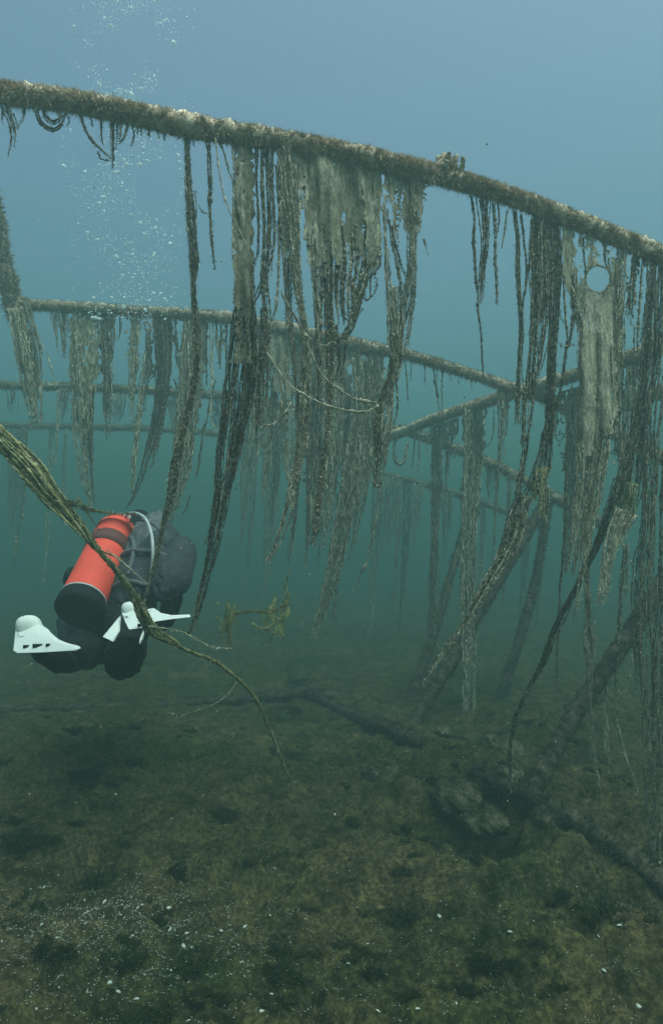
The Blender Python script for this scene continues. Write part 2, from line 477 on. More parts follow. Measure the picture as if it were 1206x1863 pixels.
lp = MB(); plo = on_ground(952, 1452)
C = catmull(np.array([[*(plo + [0, 0, .02]), .040], [*at(1040, 1310, 3.15), .044], [*at(1120, 1190, 3.3), .050], [*at(1206, 1062, 3.5), .056], [*at(1330, 880, 3.8), .06]]), .015)
encrust(lp, C, .012, 14000, .6)
tag(lp.build("leaning_pole", [M['iron'], M['iron']], None, plo), "thick dark pole leaning up to the right from the lake bed", "pole")

# ------------------------------------------------------------------ hanging weed
def parse(s): return [tuple(float(a) for a in q.split(',')) for q in s.split()]

def rope(B, pts, Y0, dy=0.0, mats=(0, 1), fr=None, wig=1.0, tuft=1.0, n=None, solid=.75, ref=None, loose=.3):
    """a bundle of knotted fibres along a pixel path (px,py,width px)"""
    pts = parse(pts) if isinstance(pts, str) else pts
    L = len(pts)
    A = []
    for k, p in enumerate(pts):
        Y = Y0 + dy * k / max(1, L - 1)
        q = at(p[0], p[1], Y)
        q[2] = max(q[2], .01)
        A.append([*q, p[2] / F * Y])
    Ym = Y0
    step = .0050 * max(1, Ym / 2.0) ** 1.2
    C = catmull(np.array(A), step)
    C[:, 3] = np.maximum(C[:, 3], .001)
    N = len(C)
    if N < 4: return
    P = C[:, :3]; W = C[:, 3]
    s = np.concatenate([[0], np.cumsum(np.linalg.norm(np.diff(P, axis=0), axis=1))])
    fr = fr or .0016 * max(1, (Ym / 2.1) ** .75)
    wm = np.percentile(W, 80)
    if n is None: n = int(np.clip(solid * 1.12 * wm / (fr * 1.15), 2, 70))
    T = np.gradient(P, axis=0); T /= np.linalg.norm(T, axis=1)[:, None] + 1e-9
    A1 = np.cross(T, (0, 1, 0)); A1 /= np.linalg.norm(A1, axis=1)[:, None] + 1e-9
    A2 = np.cross(T, A1)
    amp = np.clip(W / .022, .25, 1)
    for f in range(n):
        sd0 = int(rng.integers(1e6))
        th = rng.uniform(0, 2 * np.pi); ro = math.sqrt(rng.random())
        ox = math.cos(th) * ro; oy = math.sin(th) * ro
        if n > 6: ox = (f + .5) / n * 2 - 1 + rng.normal() * .1
        hw = np.clip(W * .5 - fr * .8, 0, None)
        drift = (vn(s / .28, np.full(N, 3.3), sd0) - .5) * 2 * loose
        w1 = (vn(s / .05, np.full(N, 1.1), sd0 + 1) - .5) * (.0048 * amp + .03 * W) * wig * max(1, Ym / 2.5)
        w2 = (vn(s / .05, np.full(N, 7.1), sd0 + 2) - .5) * (.006 * amp + .05 * W) * wig
        fx = np.clip(ox + drift, -1.05, 1.05) * hw + w1
        fy = oy * hw * .55 + w2
        a0 = 0 if n < 4 else int(N * .02 * rng.random())
        a1 = N if (f < 2 or rng.random() < .5) else int(N * rng.uniform(.45, 1))
        if n > 8 and rng.random() < .2: a0 = int(N * rng.uniform(0, .4))
        if f >= 2 and n > 3:
            thr = rng.random() * .95 * wm
            ok = np.nonzero(W > thr)[0]
            if len(ok) < 8: continue
            a0 = max(a0, int(ok[0])); a1 = min(a1, int(ok[-1] + N * rng.uniform(0, .05)), N)
        if a1 - a0 < 5: continue
        sl = slice(a0, a1)
        lump = .45 + 1.7 * vn(s[sl] / (.009 * max(1, Ym / 2.2)), np.full(a1 - a0, 2.2), sd0 + 3) ** 2.2 + .35 * vn(s[sl] / .05, np.full(a1 - a0, 2.2), sd0 + 4)
        rad = fr * lump
        if n <= 3:
            rad = np.maximum(rad, W[sl] * .5 / (1.1 if n == 1 else 2.0) * lump * .8)
        if n > 6 and rng.random() < .14: fx = fx + (vn(s / .2, s * 0 + 5, sd0 + 9) - .35) * .022 * max(1, Ym / 3)
        e = np.minimum(1, (np.arange(a1 - a0)[::-1] + 1) / 14.0); rad = rad * (.3 + .7 * e)
        Q = P[sl] + A1[sl] * fx[sl, None] + A2[sl] * fy[sl, None]
        mm = mats[0] if rng.random() < .86 else mats[-1]
        B.tube(Q, rad, 5 if Ym < 3 else 4, .42, mm)
        # tufts
        K = int((a1 - a0) * .8 * tuft)
        if K and Ym < 3:
            idx = rng.integers(0, len(Q), K)
            d = rng.normal(size=(K, 3)) * np.array([1, 1, .5]) + [0, 0, -.7]
            B.blades(Q[idx], d, .006 + .012 * rng.random(K) ** 3, .0013, mats[-1] if rng.random() < .5 else mats[0])
        K = int((a1 - a0) * (1.3 if n > 3 else 3.2) * tuft)
        if K:
            idx = rng.integers(0, len(Q), K)
            d = rng.normal(size=(K, 3)) * np.array([1, 1, .6]) + [0, 0, -.5]
            tl = (.003 + .006 * rng.random(K) ** 2) * max(1, Ym / 2.2)
            B.blades(Q[idx] + d * .0, d, tl, .0026 * max(1, Ym / 2.0), mats[0] if rng.random() < .6 else mats[-1])

def sheet(B, rows, Y0f, fold=.02, m=0, seed=None, cell=.006, dy=0.0, rag=.6, hole=None):
    """a thin ragged membrane: rows of (py, px left, px right, share of holes)"""
    rows = parse(rows) if isinstance(rows, str) else rows
    seed = int(rng.integers(1e6)) if seed is None else seed
    py = np.array([r[0] for r in rows]); top, bot = py[0], py[-1]
    Yc = Y0f((rows[0][1] + rows[0][2]) / 2)
    wpx = max(r[2] - r[1] for r in rows)
    cell = cell * max(1, Yc / 2.1)
    nu = max(4, int(wpx / F * Yc / cell)); nv = max(4, int((bot - top) / F * Yc / cell))
    u = np.linspace(0, 1, nu + 1); v = np.linspace(0, 1, nv + 1)
    pyv = top + (bot - top) * v
    Lx = np.interp(pyv, py, [r[1] for r in rows]); Rx = np.interp(pyv, py, [r[2] for r in rows]); H = np.interp(pyv, py, [r[3] for r in rows])
    Lx = Lx + (vn(pyv / 9, pyv * 0, seed) - .5) * 9; Rx = Rx + (vn(pyv / 9, pyv * 0 + 4, seed) - .5) * 9
    U, Vv = np.meshgrid(u, v)
    PX = Lx[:, None] + (Rx - Lx)[:, None] * U
    # top follows the rail
    slope = rows[0][4] if len(rows[0]) > 4 else 0
    PY = np.broadcast_to(pyv[:, None], PX.shape) + slope * (PX - (rows[0][1] + rows[0][2]) / 2) * (1 - Vv)
    Y = np.array([Y0f(p) for p in PX.ravel()]).reshape(PX.shape)
    xm = PX / F * Yc; zm = PY / F * Yc
    Y = Y + dy * Vv + fold * (fbm(xm / .035, zm / .45, seed + 1, 2) - .5) * 2.2 * np.minimum(1, Vv * 5 + .2) + .006 * (vn(xm / .012, zm / .06, seed + 2) - .5)
    PX = PX + (vn(xm / .03, zm / .12, seed + 3) - .5) * 6
    x = (PX - 603) / F; y = (931.5 - PY) / F
    D = np.stack([x, CP - y * SP, SP + y * CP], -1); D *= (Y / D[..., 1])[..., None]; D[..., 2] += CAMZ
    uc = (U[:-1, :-1] + U[1:, 1:]) / 2
    xc = (xm[:-1, :-1] + xm[1:, 1:]) / 2; zc = (zm[:-1, :-1] + zm[1:, 1:]) / 2
    nz = .50 * vn(xc / .011, zc / .10, seed + 5) + .38 * vn(xc / .006, zc / .045, seed + 6) + .12 * rng.random(uc.shape)
    th = (H[:-1, None] + H[1:, None]) / 2
    edge = np.minimum(uc, 1 - uc) * (Rx - Lx)[:-1, None] / 10.0
    th = th + rag * np.clip(1 - edge, 0, 1) * .45
    keep = nz > (.22 + th * .66)
    if hole:
        cx, cy, cr = hole
        pxc = (PX[:-1, :-1] + PX[1:, 1:]) / 2; pyc = (PY[:-1, :-1] + PY[1:, 1:]) / 2
        keep &= ((pxc - cx) / cr) ** 2 + ((pyc - cy) / (cr * 1.15)) ** 2 > 1
    w = nu + 1
    iy, ix = np.nonzero(keep); a = iy * w + ix
    q = np.stack([a, a + w, a + w + 1, a + 1], 1)
    V0 = D.reshape(-1, 3)
    used = np.unique(q); remap = np.full(len(V0), -1); remap[used] = np.arange(len(used))
    if len(used) == 0: return
    V1 = V0[used]; q = remap[q]
    nrm = np.array([0, .0022, 0])       # real thickness: front skin, back skin
    B.add(V1, q, None, m)
    B.add(V1 + nrm * max(1, Yc / 2), q[:, ::-1], None, m)
    # fluff
    K = int(len(q) * 1.0); idx = rng.integers(0, len(V1), K)
    d = rng.normal(size=(K, 3)) + [0, -.3, -.6]
    B.blades(V1[idx], d, (.004 + .006 * rng.random(K)) * max(1, Yc / 2), .0016 * max(1, Yc / 2), m)

MAT = {'d': ('dark', 'fluff'), 'b': ('brown', 'fluff'), 'o': ('olive', 'fluff'), 't': ('tan', 'fluff'), 'g': ('green', 'olive'), 'k': ('dark', 'brown'), 'e': ('brown', 'tan'), 'y': ('gauze', 'gauze')}
def weed(name, label, cat, group, rail, els, off=0.0, mat='b'):
    """els: list of (part name, kind 'r'/'s', data, options)"""
    Yf = (lambda px: YD[rail](px) + off) if isinstance(rail, str) else (lambda px: rail + off)
    els = [(p_, k_, d_, o_) for p_, k_, dd_, o_ in els for d_ in (dd_ if isinstance(dd_, list) else [dd_])]
    first = els[0][2]; first = first if isinstance(first, str) else first[0]; f0 = parse(first)[0]
    if els[0][1] == 'r': o0 = at(f0[0], f0[1], Yf(f0[0]))
    else: o0 = at((f0[1] + f0[2]) / 2, f0[0], Yf((f0[1] + f0[2]) / 2))
    single = len(els) == 1
    root = None if single else empty(name, o0, label, cat, group)
    for part, kind, data, opt in els:
        opt = dict(opt); mk = opt.pop('mat', mat)
        B = MB()
        ms = [M[MAT[mk][0]], M[MAT[mk][1]]]
        subs = data if isinstance(data, list) and data and isinstance(data[0], str) else [data]
        for sub in subs:
            if kind == 'r':
                p0 = parse(sub)[0]
                rope(B, sub, Yf(p0[0]) + opt.get('o', 0), **{k: v for k, v in opt.items() if k != 'o'})
            else:
                sheet(B, sub, Yf, **opt)
        if not B.v: continue
        o = B.build(name if single else part, ms, root, o0)
    if single: tag(o, label, cat, group)
    return root or o

G1 = "weed hanging from the near rail"
G2 = "weed hanging from the back frame"
S = 'strand'; W1 = 'hanging_weed'
# ---- near rail, left to right
weed(W1, "short dark tangle with one bent tail, leftmost weed under the near rail", "weed", G1, '1', [
    (S, 'r', "8,190,14 22,225,12 24,250,8 17,285,6", {}), (S, 'r', "45,195,8 42,215,6 30,232,5", {}), (S, 'r', "2,195,8 3,218,5", {})], mat='d')
weed('weed_loop', "curly dark loops of weed clinging under the near rail at upper left", "weed", G1, '1', [
    (S, 'r', "66,200,7 74,222,8 95,236,9 112,226,8 118,205,6", {'n': 3}), (S, 'r', "78,200,6 84,214,8 98,222,8 110,212,6 104,200,5", {'n': 3}), (S, 'r', "120,205,6 126,218,5 122,228,4", {})], mat='d')
weed(W1, "dark tangle with a slanting strand and a loop, left of the long lone strand", "weed", G1, '1', [
    (S, 'r', "146,208,8 158,238,9 175,262,8 203,288,7", {'n': 3}), (S, 'r', "178,275,3 184,288,4 200,290,4", {'n': 2}),
    (S, 'r', "204,214,12 205,250,9 206,285,7 206,306,3", {}), (S, 'r', "216,212,12 217,245,10 212,272,5", {}), (S, 'r', "184,215,7 185,245,5 188,262,3", {}), (S, 'r', "232,218,7 228,245,6 215,262,4", {})], mat='d')
weed(W1, "row of short dark tufts between the looped tangle and the long lone strand", "weed", G1, '1', [
    (S, 'r', ["240,225,6 244,245,5 240,264,3", "256,228,6 258,245,4", "270,231,7 272,252,3", "285,233,8 290,252,4", "300,236,7 300,254,4", "322,238,7 326,250,3", "351,246,7 352,262,4", "165,210,6 168,228,4", "252,228,5 250,240,3"], {'n': 2})], mat='d')
weed('weed_strand', "long lone dark strand left of the thick column, its speckled tail reaching the diver", "weed", G1, '1', [
    (S, 'r', "338,236,13 341,290,9 343,340,13 346,400,18 350,440,15 352,480,17 352,520,9 354,580,8 357,640,11 352,700,14 336,762,15 318,850,17 308,910,14 295,960,9 278,1040,7 262,1100,4", {'dy': .15, 'tuft': 1.6, 'solid': 1.1})], mat='d')
weed('weed_strand', "thin dark strand with a side hook, first to the right of the long lone strand", "weed", G1, '1', [
    (S, 'r', "376,250,9 380,300,9 381,370,8 383,420,6 387,460,5 391,487,2", {'n': 2}), (S, 'r', "362,372,2 368,384,4 379,388,4", {'n': 1})], mat='d')
weed('weed_strand', "thin pale thread slanting down across the thick column", "weed", G1, '1', [
    (S, 'r', "392,250,4 400,320,4 412,370,4 428,405,4 448,445,3 458,475,2", {'n': 1, 'o': -.05, 'tuft': .5}), (S, 'r', "398,255,7 406,275,7 416,310,5 424,330,3", {'n': 2})], mat='t')
weed('weed_column', "thick straight olive weed column that darkens and tapers to a long point", "weed", G1, '1', [
    ('upper_column', 's', "262,427,462,0,.18 400,427,460,0 540,426,460,.02 600,424,458,.25 660,420,458,.5", {'fold': .03, 'mat': 'o'}),
    ('upper_column', 's', "262,432,458,0,.18 400,430,458,0 540,430,456,.05 640,426,452,.4", {'fold': .02, 'mat': 'e', 'dy': .02}),
    ('tail', 'r', "444,500,20 442,570,36 437,650,48 428,730,52 414,820,44 404,890,34 396,940,26 388,990,22 375,1050,15 360,1110,9 343,1154,3", {'o': .015, 'tuft': 1.8, 'mat': 'd', 'solid': 1.5, 'n': 26}),
    ('tail', 'r', "452,540,16 455,640,26 448,730,22 430,810,16 418,880,9 395,930,4", {'o': .04, 'mat': 'd'}),
    (S, 'r', "422,255,6 426,330,5 424,400,6 424,470,4", {'n': 2, 'mat': 'e'}), (S, 'r', "418,880,8 400,930,6 388,950,5 372,990,3", {'mat': 'b', 'o': .1})], mat='o')
weed(W1, "sparse cluster of beaded dark strands meeting in a knot, right of the thick column", "weed", G1, '1', [
    (S, 'r', "466,262,9 466,330,6 470,400,7 468,460,5 458,480,3", {'n': 2}), (S, 'r', "478,262,9 477,330,7 481,420,6 478,500,9 482,540,12 484,600,8 480,650,10", {}),
    (S, 'r', "488,265,16 490,330,14 490,400,8 486,470,7 484,500,10", {}), (S, 'r', "497,265,8 496,340,6 500,400,5 498,450,6 488,495,8", {'n': 2}),
    (S, 'r', "504,400,4 506,460,6 504,520,6 500,560,6 492,585,4", {'n': 2}), (S, 'r', "484,500,9 472,520,6 460,545,5", {'n': 2}), (S, 'r', "484,500,9 470,535,6 458,555,3", {'n': 2}),
    (S, 'r', "460,480,4 462,550,7 468,585,6", {'n': 2}), (S, 'r', "510,268,10 512,330,7 508,400,6 510,450,5", {'n': 2}), (S, 'r', "484,500,20 485,520,14 483,540,8", {'n': 6})], mat='d')
weed('weed_strand', "blunt dark strand below the beaded cluster, ending in a pale wisp", "weed", G1, '1', [
    (S, 'r', "480,560,14 478,620,14 474,680,14 472,735,16 473,780,15 471,808,9", {'tuft': 1.4}), (S, 'r', "471,808,4 468,835,4 460,860,3", {'n': 1, 'mat': 't'}),
    (S, 'r', "486,600,8 486,680,7 483,740,5", {'n': 2}), ('loop', 'r', "456,735,3 464,748,3 472,740,4", {'n': 1})], off=.02, mat='d')
weed('weed_veil', "brown gauzy veil with streaks and gaps, left part of the big weed curtain", "weed", G1, '1', [
    ('sheet', 's', "262,500,548,0,.2 330,502,548,.25 400,506,546,.35 470,512,545,.5 540,520,548,.75", {'mat': 'e'}),
    (S, 'r', "515,262,20 520,330,20 528,400,20 534,460,16 540,520,12 552,590,10 556,650,14 554,720,16 550,790,17 541,840,15 532,880,13 522,925,9 508,970,6 497,1000,4 486,1018,3", {'tuft': 1.8, 'o': -.01, 'mat': 'b', 'solid': 1.3}),
    (S, 'r', "524,470,9 526,540,9 528,600,12 534,660,9 540,720,7 538,760,5", {'mat': 'e'}),
    (S, 'r', "505,300,10 510,380,8 516,450,8 520,520,6 522,590,5", {'mat': 'e'}), (S, 'r', "536,300,10 540,380,10 545,470,8 548,540,5 552,555,3", {'mat': 'b'}),
    (S, 'r', "508,660,4 512,760,4 505,800,3", {'n': 1, 'mat': 't'})], mat='b')
weed('weed_veil', "broad olive veil with folds, widest piece of the curtain under the near rail", "weed", G1, '1', [
    ('sheet', 's', "276,545,692,0,.24 340,548,692,0 400,552,694,.03 440,556,694,.18 480,560,690,.62 520,566,684,.85", {'mat': 'o', 'fold': .035}),
    ('lobe', 's', "282,655,690,0,.25 360,660,694,0 420,664,695,0 470,668,692,.15 510,672,686,.5 540,674,680,.8", {'mat': 'o', 'dy': -.02, 'fold': .02}),
    ('lobe', 's', "272,545,596,0,.24 360,548,594,.05 430,552,590,.1 480,562,586,.3 520,566,582,.7", {'mat': 'b', 'dy': .0}),
    (S, 'r', "566,430,14 570,480,14 574,520,12 580,570,10 584,620,8 588,660,6", {'mat': 'b'}),
    (S, 'r', "584,400,10 590,470,10 588,530,6 578,590,5 572,640,4", {'mat': 'd', 'n': 2}),
    (S, 'r', "596,400,22 597,480,20 598,540,18 600,590,16 602,620,15 600,660,13 599,720,10 597,780,10 590,840,13 584,880,12 577,930,9 570,975,6 567,990,3", {'tuft': 1.8, 'mat': 'd', 'solid': 1.3}),
    (S, 'r', "577,480,12 578,560,14 580,620,12 582,690,10 580,740,8", {'mat': 'd'})], mat='o')
fr_ = []
for k, (xa, xb, ye) in enumerate([(606, 612, 560), (612, 616, 590), (618, 615, 540), (622, 622, 575), (628, 626, 590), (634, 632, 560), (640, 634, 580), (646, 640, 566), (652, 644, 560), (658, 652, 550), (664, 655, 545), (670, 662, 530), (676, 668, 520), (684, 674, 540), (690, 682, 505)]):
    fr_.append(f"{xa},{400+(k*37)%50},5 {(xa*2+xb)/3+3:.0f},{470+(k*17)%25},6 {(xa+2*xb)/3-2:.0f},{(470+ye)/2:.0f},6 {xb},{ye},3")
weed('weed_fringe', "fringe of many fine dark beaded threads below the broad olive veil", "weed", G1, '1', [
    (S, 'r', fr_, {'n': 2, 'fr': .0030}), ('loop', 'r', ["616,548,4 625,566,5 636,575,5 648,566,5 655,545,4", "622,555,4 628,578,6 642,582,6 660,560,6", "660,520,4 666,545,5 682,530,4 686,505,3"], {'n': 2}),
    (S, 'r', "660,500,14 655,530,12 646,570,9 640,590,8", {'mat': 'd'}), (S, 'r', "612,590,8 615,630,9 618,660,7 610,690,4", {'n': 2}), (S, 'r', "634,590,6 628,640,6 622,680,5", {'n': 2})], off=.01, mat='d')
weed('weed_swag', "drooping swag whose thick dark right arm rises to the olive veil", "weed", G1, '1', [
    (S, 'r', "512,528,4 520,548,5 532,566,5 545,590,6 558,610,6 575,625,6 592,628,6 610,622,8", {'n': 2, 'mat': 't', 'tuft': .6}),
    (S, 'r', "606,626,9 622,614,11 636,596,14 644,570,15 652,540,16 662,510,16 674,486,14 686,460,10", {'tuft': 1.5, 'mat': 'd'})], off=-.03, mat='t')
weed('weed_thread', "pale speckled thread sagging in a long curve to the two-legged weed, lower of the two", "weed", G1, '1', [
    (S, 'r', "485,640,2 505,672,3 524,697,3 550,717,4 580,732,4 610,742,5 640,749,5 665,750,6 690,738,6", {'n': 1, 'tuft': .6})], off=-.03, mat='t')
weed('weed_thread', "upper pale thread sagging from the central strands to the two-legged weed", "weed", G1, '1', [
    (S, 'r', "548,620,3 562,636,3 575,665,4 590,688,5 612,706,5 635,722,6 660,733,9 684,736,9", {'n': 1, 'tuft': .6})], off=-.01, mat='t')
weed('weed_thread', "short dark thread curving up between the blunt strand and the central rope", "weed", G1, '1', [
    (S, 'r', "478,773,3 497,770,4 515,752,6 528,728,7 536,705,5", {'n': 2}), (S, 'r', "538,728,3 552,738,3 570,735,3", {'n': 1})], off=-.02, mat='d')
weed('weed_veil', "holed brown veil right of the broad veil, narrowing to two dangling legs with a knob", "weed", G1, '1', [
    ('sheet', 's', "284,690,760,0,.26 330,696,760,.05 370,700,758,.18 400,700,756,.45 440,702,754,.72 500,706,753,.9", {'mat': 'b'}),
    (S, 'r', "700,370,10 703,430,10 706,500,12 711,560,18 716,620,22 722,650,18", {'mat': 'b'}), (S, 'r', "752,330,12 752,400,14 750,460,16 746,520,22 738,570,28 730,620,24 724,660,18", {'mat': 'b', 'tuft': 1.5}),
    (S, 'r', "708,400,5 716,450,7 724,490,7 730,530,6 736,550,5", {'n': 2, 'mat': 'd'}), (S, 'r', "720,520,20 722,570,26 722,610,26 722,650,22 718,690,16", {'mat': 'e'}),
    (S, 'r', "712,410,5 728,480,7 738,500,3", {'n': 2, 'mat': 'd'}),
    ('leg', 'r', "718,640,14 712,680,14 700,715,15 691,745,16 688,790,17 688,830,15 685,862,12 686,878,16 686,886,9", {'mat': 'd', 'tuft': 1.5, 'solid': 1.4}),
    ('knob', 'r', "678,874,6 684,884,9 694,880,8 692,870,6", {'mat': 'k', 'n': 4, 'tuft': 2}),
    ('leg', 'r', "724,660,12 714,700,10 710,750,10 704,800,9 699,850,4", {'mat': 'b', 'tuft': 1.5}), (S, 'r', "722,690,4 724,740,4 716,780,3", {'n': 1, 'mat': 'd'})], mat='b')
weed('weed_flap', "short dark flap beside the bare stretch of rail, trailing a thread", "weed", G1, '1', [
    ('sheet', 's', "300,752,780,0,.3 340,754,779,.03 380,756,774,.1 420,757,772,.25 436,758,768,.6", {'mat': 'b', 'fold': .012}),
    (S, 'r', "756,300,12 757,370,10 758,430,6", {'mat': 'd'}), (S, 'r', "770,434,4 776,455,3 779,462,2", {'n': 1, 'mat': 'd'})], mat='b')
weed(W1, "three joined dark strands with a knot, right of the knob on the rail", "weed", G1, '1', [
    (S, 'r', "858,355,7 863,400,7 862,440,8 865,490,8 868,520,7 872,548,7", {'n': 3}), (S, 'r', "876,358,24 880,400,18 882,440,14 878,490,12 874,530,11 872,552,10", {}),
    (S, 'r', "872,552,10 876,600,5 878,640,6 880,685,4", {'n': 2})], mat='d')
weed('weed_strand', "thin dark strand forked at the top, right of the three joined strands", "weed", G1, '1', [
    (S, 'r', "897,370,10 900,420,8 901,470,7 903,520,6 904,553,6", {'n': 2}), (S, 'r', "921,382,5 917,415,6 912,450,4", {'n': 2}), (S, 'r', "906,370,6 908,400,5 902,430,5", {'n': 2})], mat='d')
weed('weed_strand', "dark twin strand left of the densest dark band", "weed", G1, '1', [
    (S, 'r', "935,380,9 941,430,8 943,500,8 946,560,9 948,600,9 946,660,9 944,720,14 942,770,12", {'tuft': 1.4}), (S, 'r', "948,390,7 955,450,7 958,500,7 952,550,8 948,590,8", {'n': 2}),
    (S, 'r', "966,400,6 962,470,6 956,520,5", {'n': 2})], mat='d')
weed('weed_band', "densest dark band under the near rail, splitting into ropes that cross the frame", "weed", G1, '1', [
    ('sheet', 's', "392,966,1018,0,.36 450,966,1018,.05 520,966,1014,.12 570,968,1008,.35 600,972,1006,.7", {'mat': 'k', 'fold': .03}),
    (S, 'r', "972,395,16 974,480,16 972,580,14 966,660,14 962,720,24 957,780,18 952,810,12", {'mat': 'd', 'solid': 1.2}), (S, 'r', "985,395,18 984,480,20 982,570,14 976,640,10 968,690,10", {'mat': 'd'}),
    (S, 'r', "998,400,16 1000,480,16 996,560,12 986,640,9 974,700,8", {'mat': 'd'}), (S, 'r', "958,790,12 952,840,9 945,880,9 942,905,12", {'mat': 'd'})], mat='k')
weed('weed_rope', "long dark rope that sweeps down to the left past a knotted brown lobe", "weed", G1, '1', [
    (S, 'r', "1010,405,18 1011,470,20 1009,540,18 1006,600,16 1003,660,16 1001,720,16 999,770,18 992,815,24 984,850,30 970,885,24 958,905,22", {'mat': 'd', 'solid': 1.3}),
    (S, 'r', "955,900,30 942,935,30 932,975,30 922,1000,24 905,1030,18 888,1060,18 868,1095,14 855,1118,9 835,1148,7 815,1172,6 795,1200,4 780,1225,4 768,1245,3", {'o': .0, 'mat': 'd', 'solid': 1.4, 'tuft': 1.5}),
    ('lobe', 's', "850,974,1000,.2,0 885,968,999,.3 910,974,998,.35 930,980,998,.4 948,988,994,.7", {'mat': 'g', 'fold': .02}),
    ('lobe', 'r', "984,870,16 990,905,18 990,930,12 994,948,5", {'mat': 'b'}), (S, 'r', "944,895,10 944,925,12 938,960,9", {'mat': 'd'})], mat='d')
weed('weed_strand', "dark branching strand with small loops, just right of the densest band", "weed", G1, '1', [
    (S, 'r', "1026,500,6 1029,560,6 1033,600,8 1034,628,8", {'n': 2}), (S, 'r', "1040,500,9 1042,560,7 1038,600,7 1034,630,8", {'n': 2}), (S, 'r', "1050,520,5 1046,580,6 1036,620,5", {'n': 2}),
    (S, 'r', "1034,620,9 1028,660,8 1022,700,8 1012,740,8 1006,775,6", {'tuft': 1.4}), ('loop', 'r', "1018,622,3 1022,630,5 1034,628,6 1046,626,4", {'n': 1}), (S, 'r', "1014,520,3 1018,570,4 1030,594,3", {'n': 1})], mat='d')
weed('weed_strip', "olive strip hanging beside the ringed veil", "weed", G1, '1', [
    ('sheet', 's', "398,1018,1044,0,.38 450,1020,1046,.05 500,1024,1052,.15 540,1036,1060,.25 600,1046,1066,.5 640,1052,1066,.8", {'mat': 'o', 'fold': .015}),
    (S, 'r', "1040,520,12 1050,560,12 1056,600,10 1052,660,6", {'mat': 'b'})], mat='o')
# ring and veil with the round hole
th_ = np.linspace(0, 2 * np.pi, 17)
ring = " ".join(f"{1088+23*math.cos(t):.1f},{507+25*math.sin(t):.1f},{3+4*abs(math.sin(t*2.3)):.1f}" for t in th_)
weed('ringed_veil', "pale tan veil with a round hole near the rail, falling past the crossbar", "weed", G1, '1', [
    ('sheet', 's', "425,1044,1128,.42,.38 470,1050,1126,.34 485,1055,1128,.2 540,1062,1126,.08 600,1058,1124,.0 700,1052,1124,.12 780,1048,1122,.35 860,1046,1116,.6", {'mat': 't', 'hole': (1088, 507, 22), 'fold': .03}),
    ('ring', 'r', ring, {'mat': 't', 'n': 2, 'o': -.01}),
    (S, 'r', "1132,435,18 1128,500,18 1126,560,16 1126,620,18 1122,680,14 1121,740,14 1126,800,11 1134,840,6", {'mat': 'b', 'solid': 1.1}),
    (S, 'r', "1062,430,5 1064,470,6 1068,500,8", {'n': 2, 'mat': 'd'}), (S, 'r', "1078,430,6 1076,460,6 1074,485,6", {'n': 2, 'mat': 'b'}), (S, 'r', "1104,435,8 1100,465,6 1106,490,6", {'n': 2, 'mat': 'b'}),
    (S, 'r', "1064,500,12 1060,560,14 1062,640,14 1064,740,20 1056,830,18 1050,930,14 1040,1000,8 1030,1042,4", {'mat': 'e'}), (S, 'r', "1092,600,14 1094,700,20 1086,800,22 1072,880,24 1058,960,18 1048,1010,10 1040,1045,5", {'mat': 'e'}),
    (S, 'r', "1108,620,16 1108,720,18 1098,820,22 1086,900,20 1072,960,16 1060,1040,12 1052,1100,9 1044,1130,5", {'mat': 'b'}), (S, 'r', "1040,700,6 1030,820,5 1028,950,6 1020,1060,7 1018,1110,6 1014,1180,6 1012,1250,4", {'mat': 'b', 'n': 2, 'o': .3})], mat='t')
weed('weed_clump', "bushy dark clump with thin trailing threads, between the ringed veil and the right-hand band", "weed", G1, '1', [
    ('sheet', 's', "440,1132,1190,.3,.42 480,1134,1186,.5 530,1136,1172,.55 575,1138,1168,.65 590,1142,1160,.9", {'mat': 'k'}),
    (S, 'r', "1152,470,8 1148,530,12 1146,565,14 1150,590,6", {}), (S, 'r', "1168,470,8 1164,540,7 1160,600,7 1158,640,4", {'n': 2}), (S, 'r', "1180,475,8 1178,530,6 1172,580,5 1166,620,4", {'n': 2}),
    (S, 'r', "1154,590,4 1153,660,3 1158,684,3 1168,690,3 1178,684,3", {'n': 1}), ('loop', 'r', "1134,545,6 1136,568,7 1146,566,6 1150,550,5", {'n': 2})], mat='d')
weed('weed_band', "broad dark band at right narrowing to a thin rope that reaches the bed", "weed", G1, '1', [
    (S, 'r', "1196,468,26 1190,540,30 1184,620,34 1174,700,30 1162,770,30 1152,810,36 1146,860,50 1138,900,46 1126,950,36", {'mat': 'k', 'solid': .9}),
    (S, 'r', "1130,860,24 1112,920,20 1096,965,16 1078,1008,12 1060,1045,11 1042,1080,10 1020,1120,11 1000,1165,10 988,1205,11 966,1245,8 946,1285,8 934,1320,8 928,1360,7 928,1400,5 930,1440,4", {'mat': 'd', 'solid': 1.2, 'dy': .35}),
    (S, 'r', "1138,930,40 1120,970,32 1108,1000,22 1102,1030,14 1098,1060,16 1094,1082,16 1086,1100,6", {'mat': 'b', 'solid': 1.2}),
    (S, 'r', "1150,880,24 1142,930,22 1132,965,14", {'mat': 'g'})], mat='k')
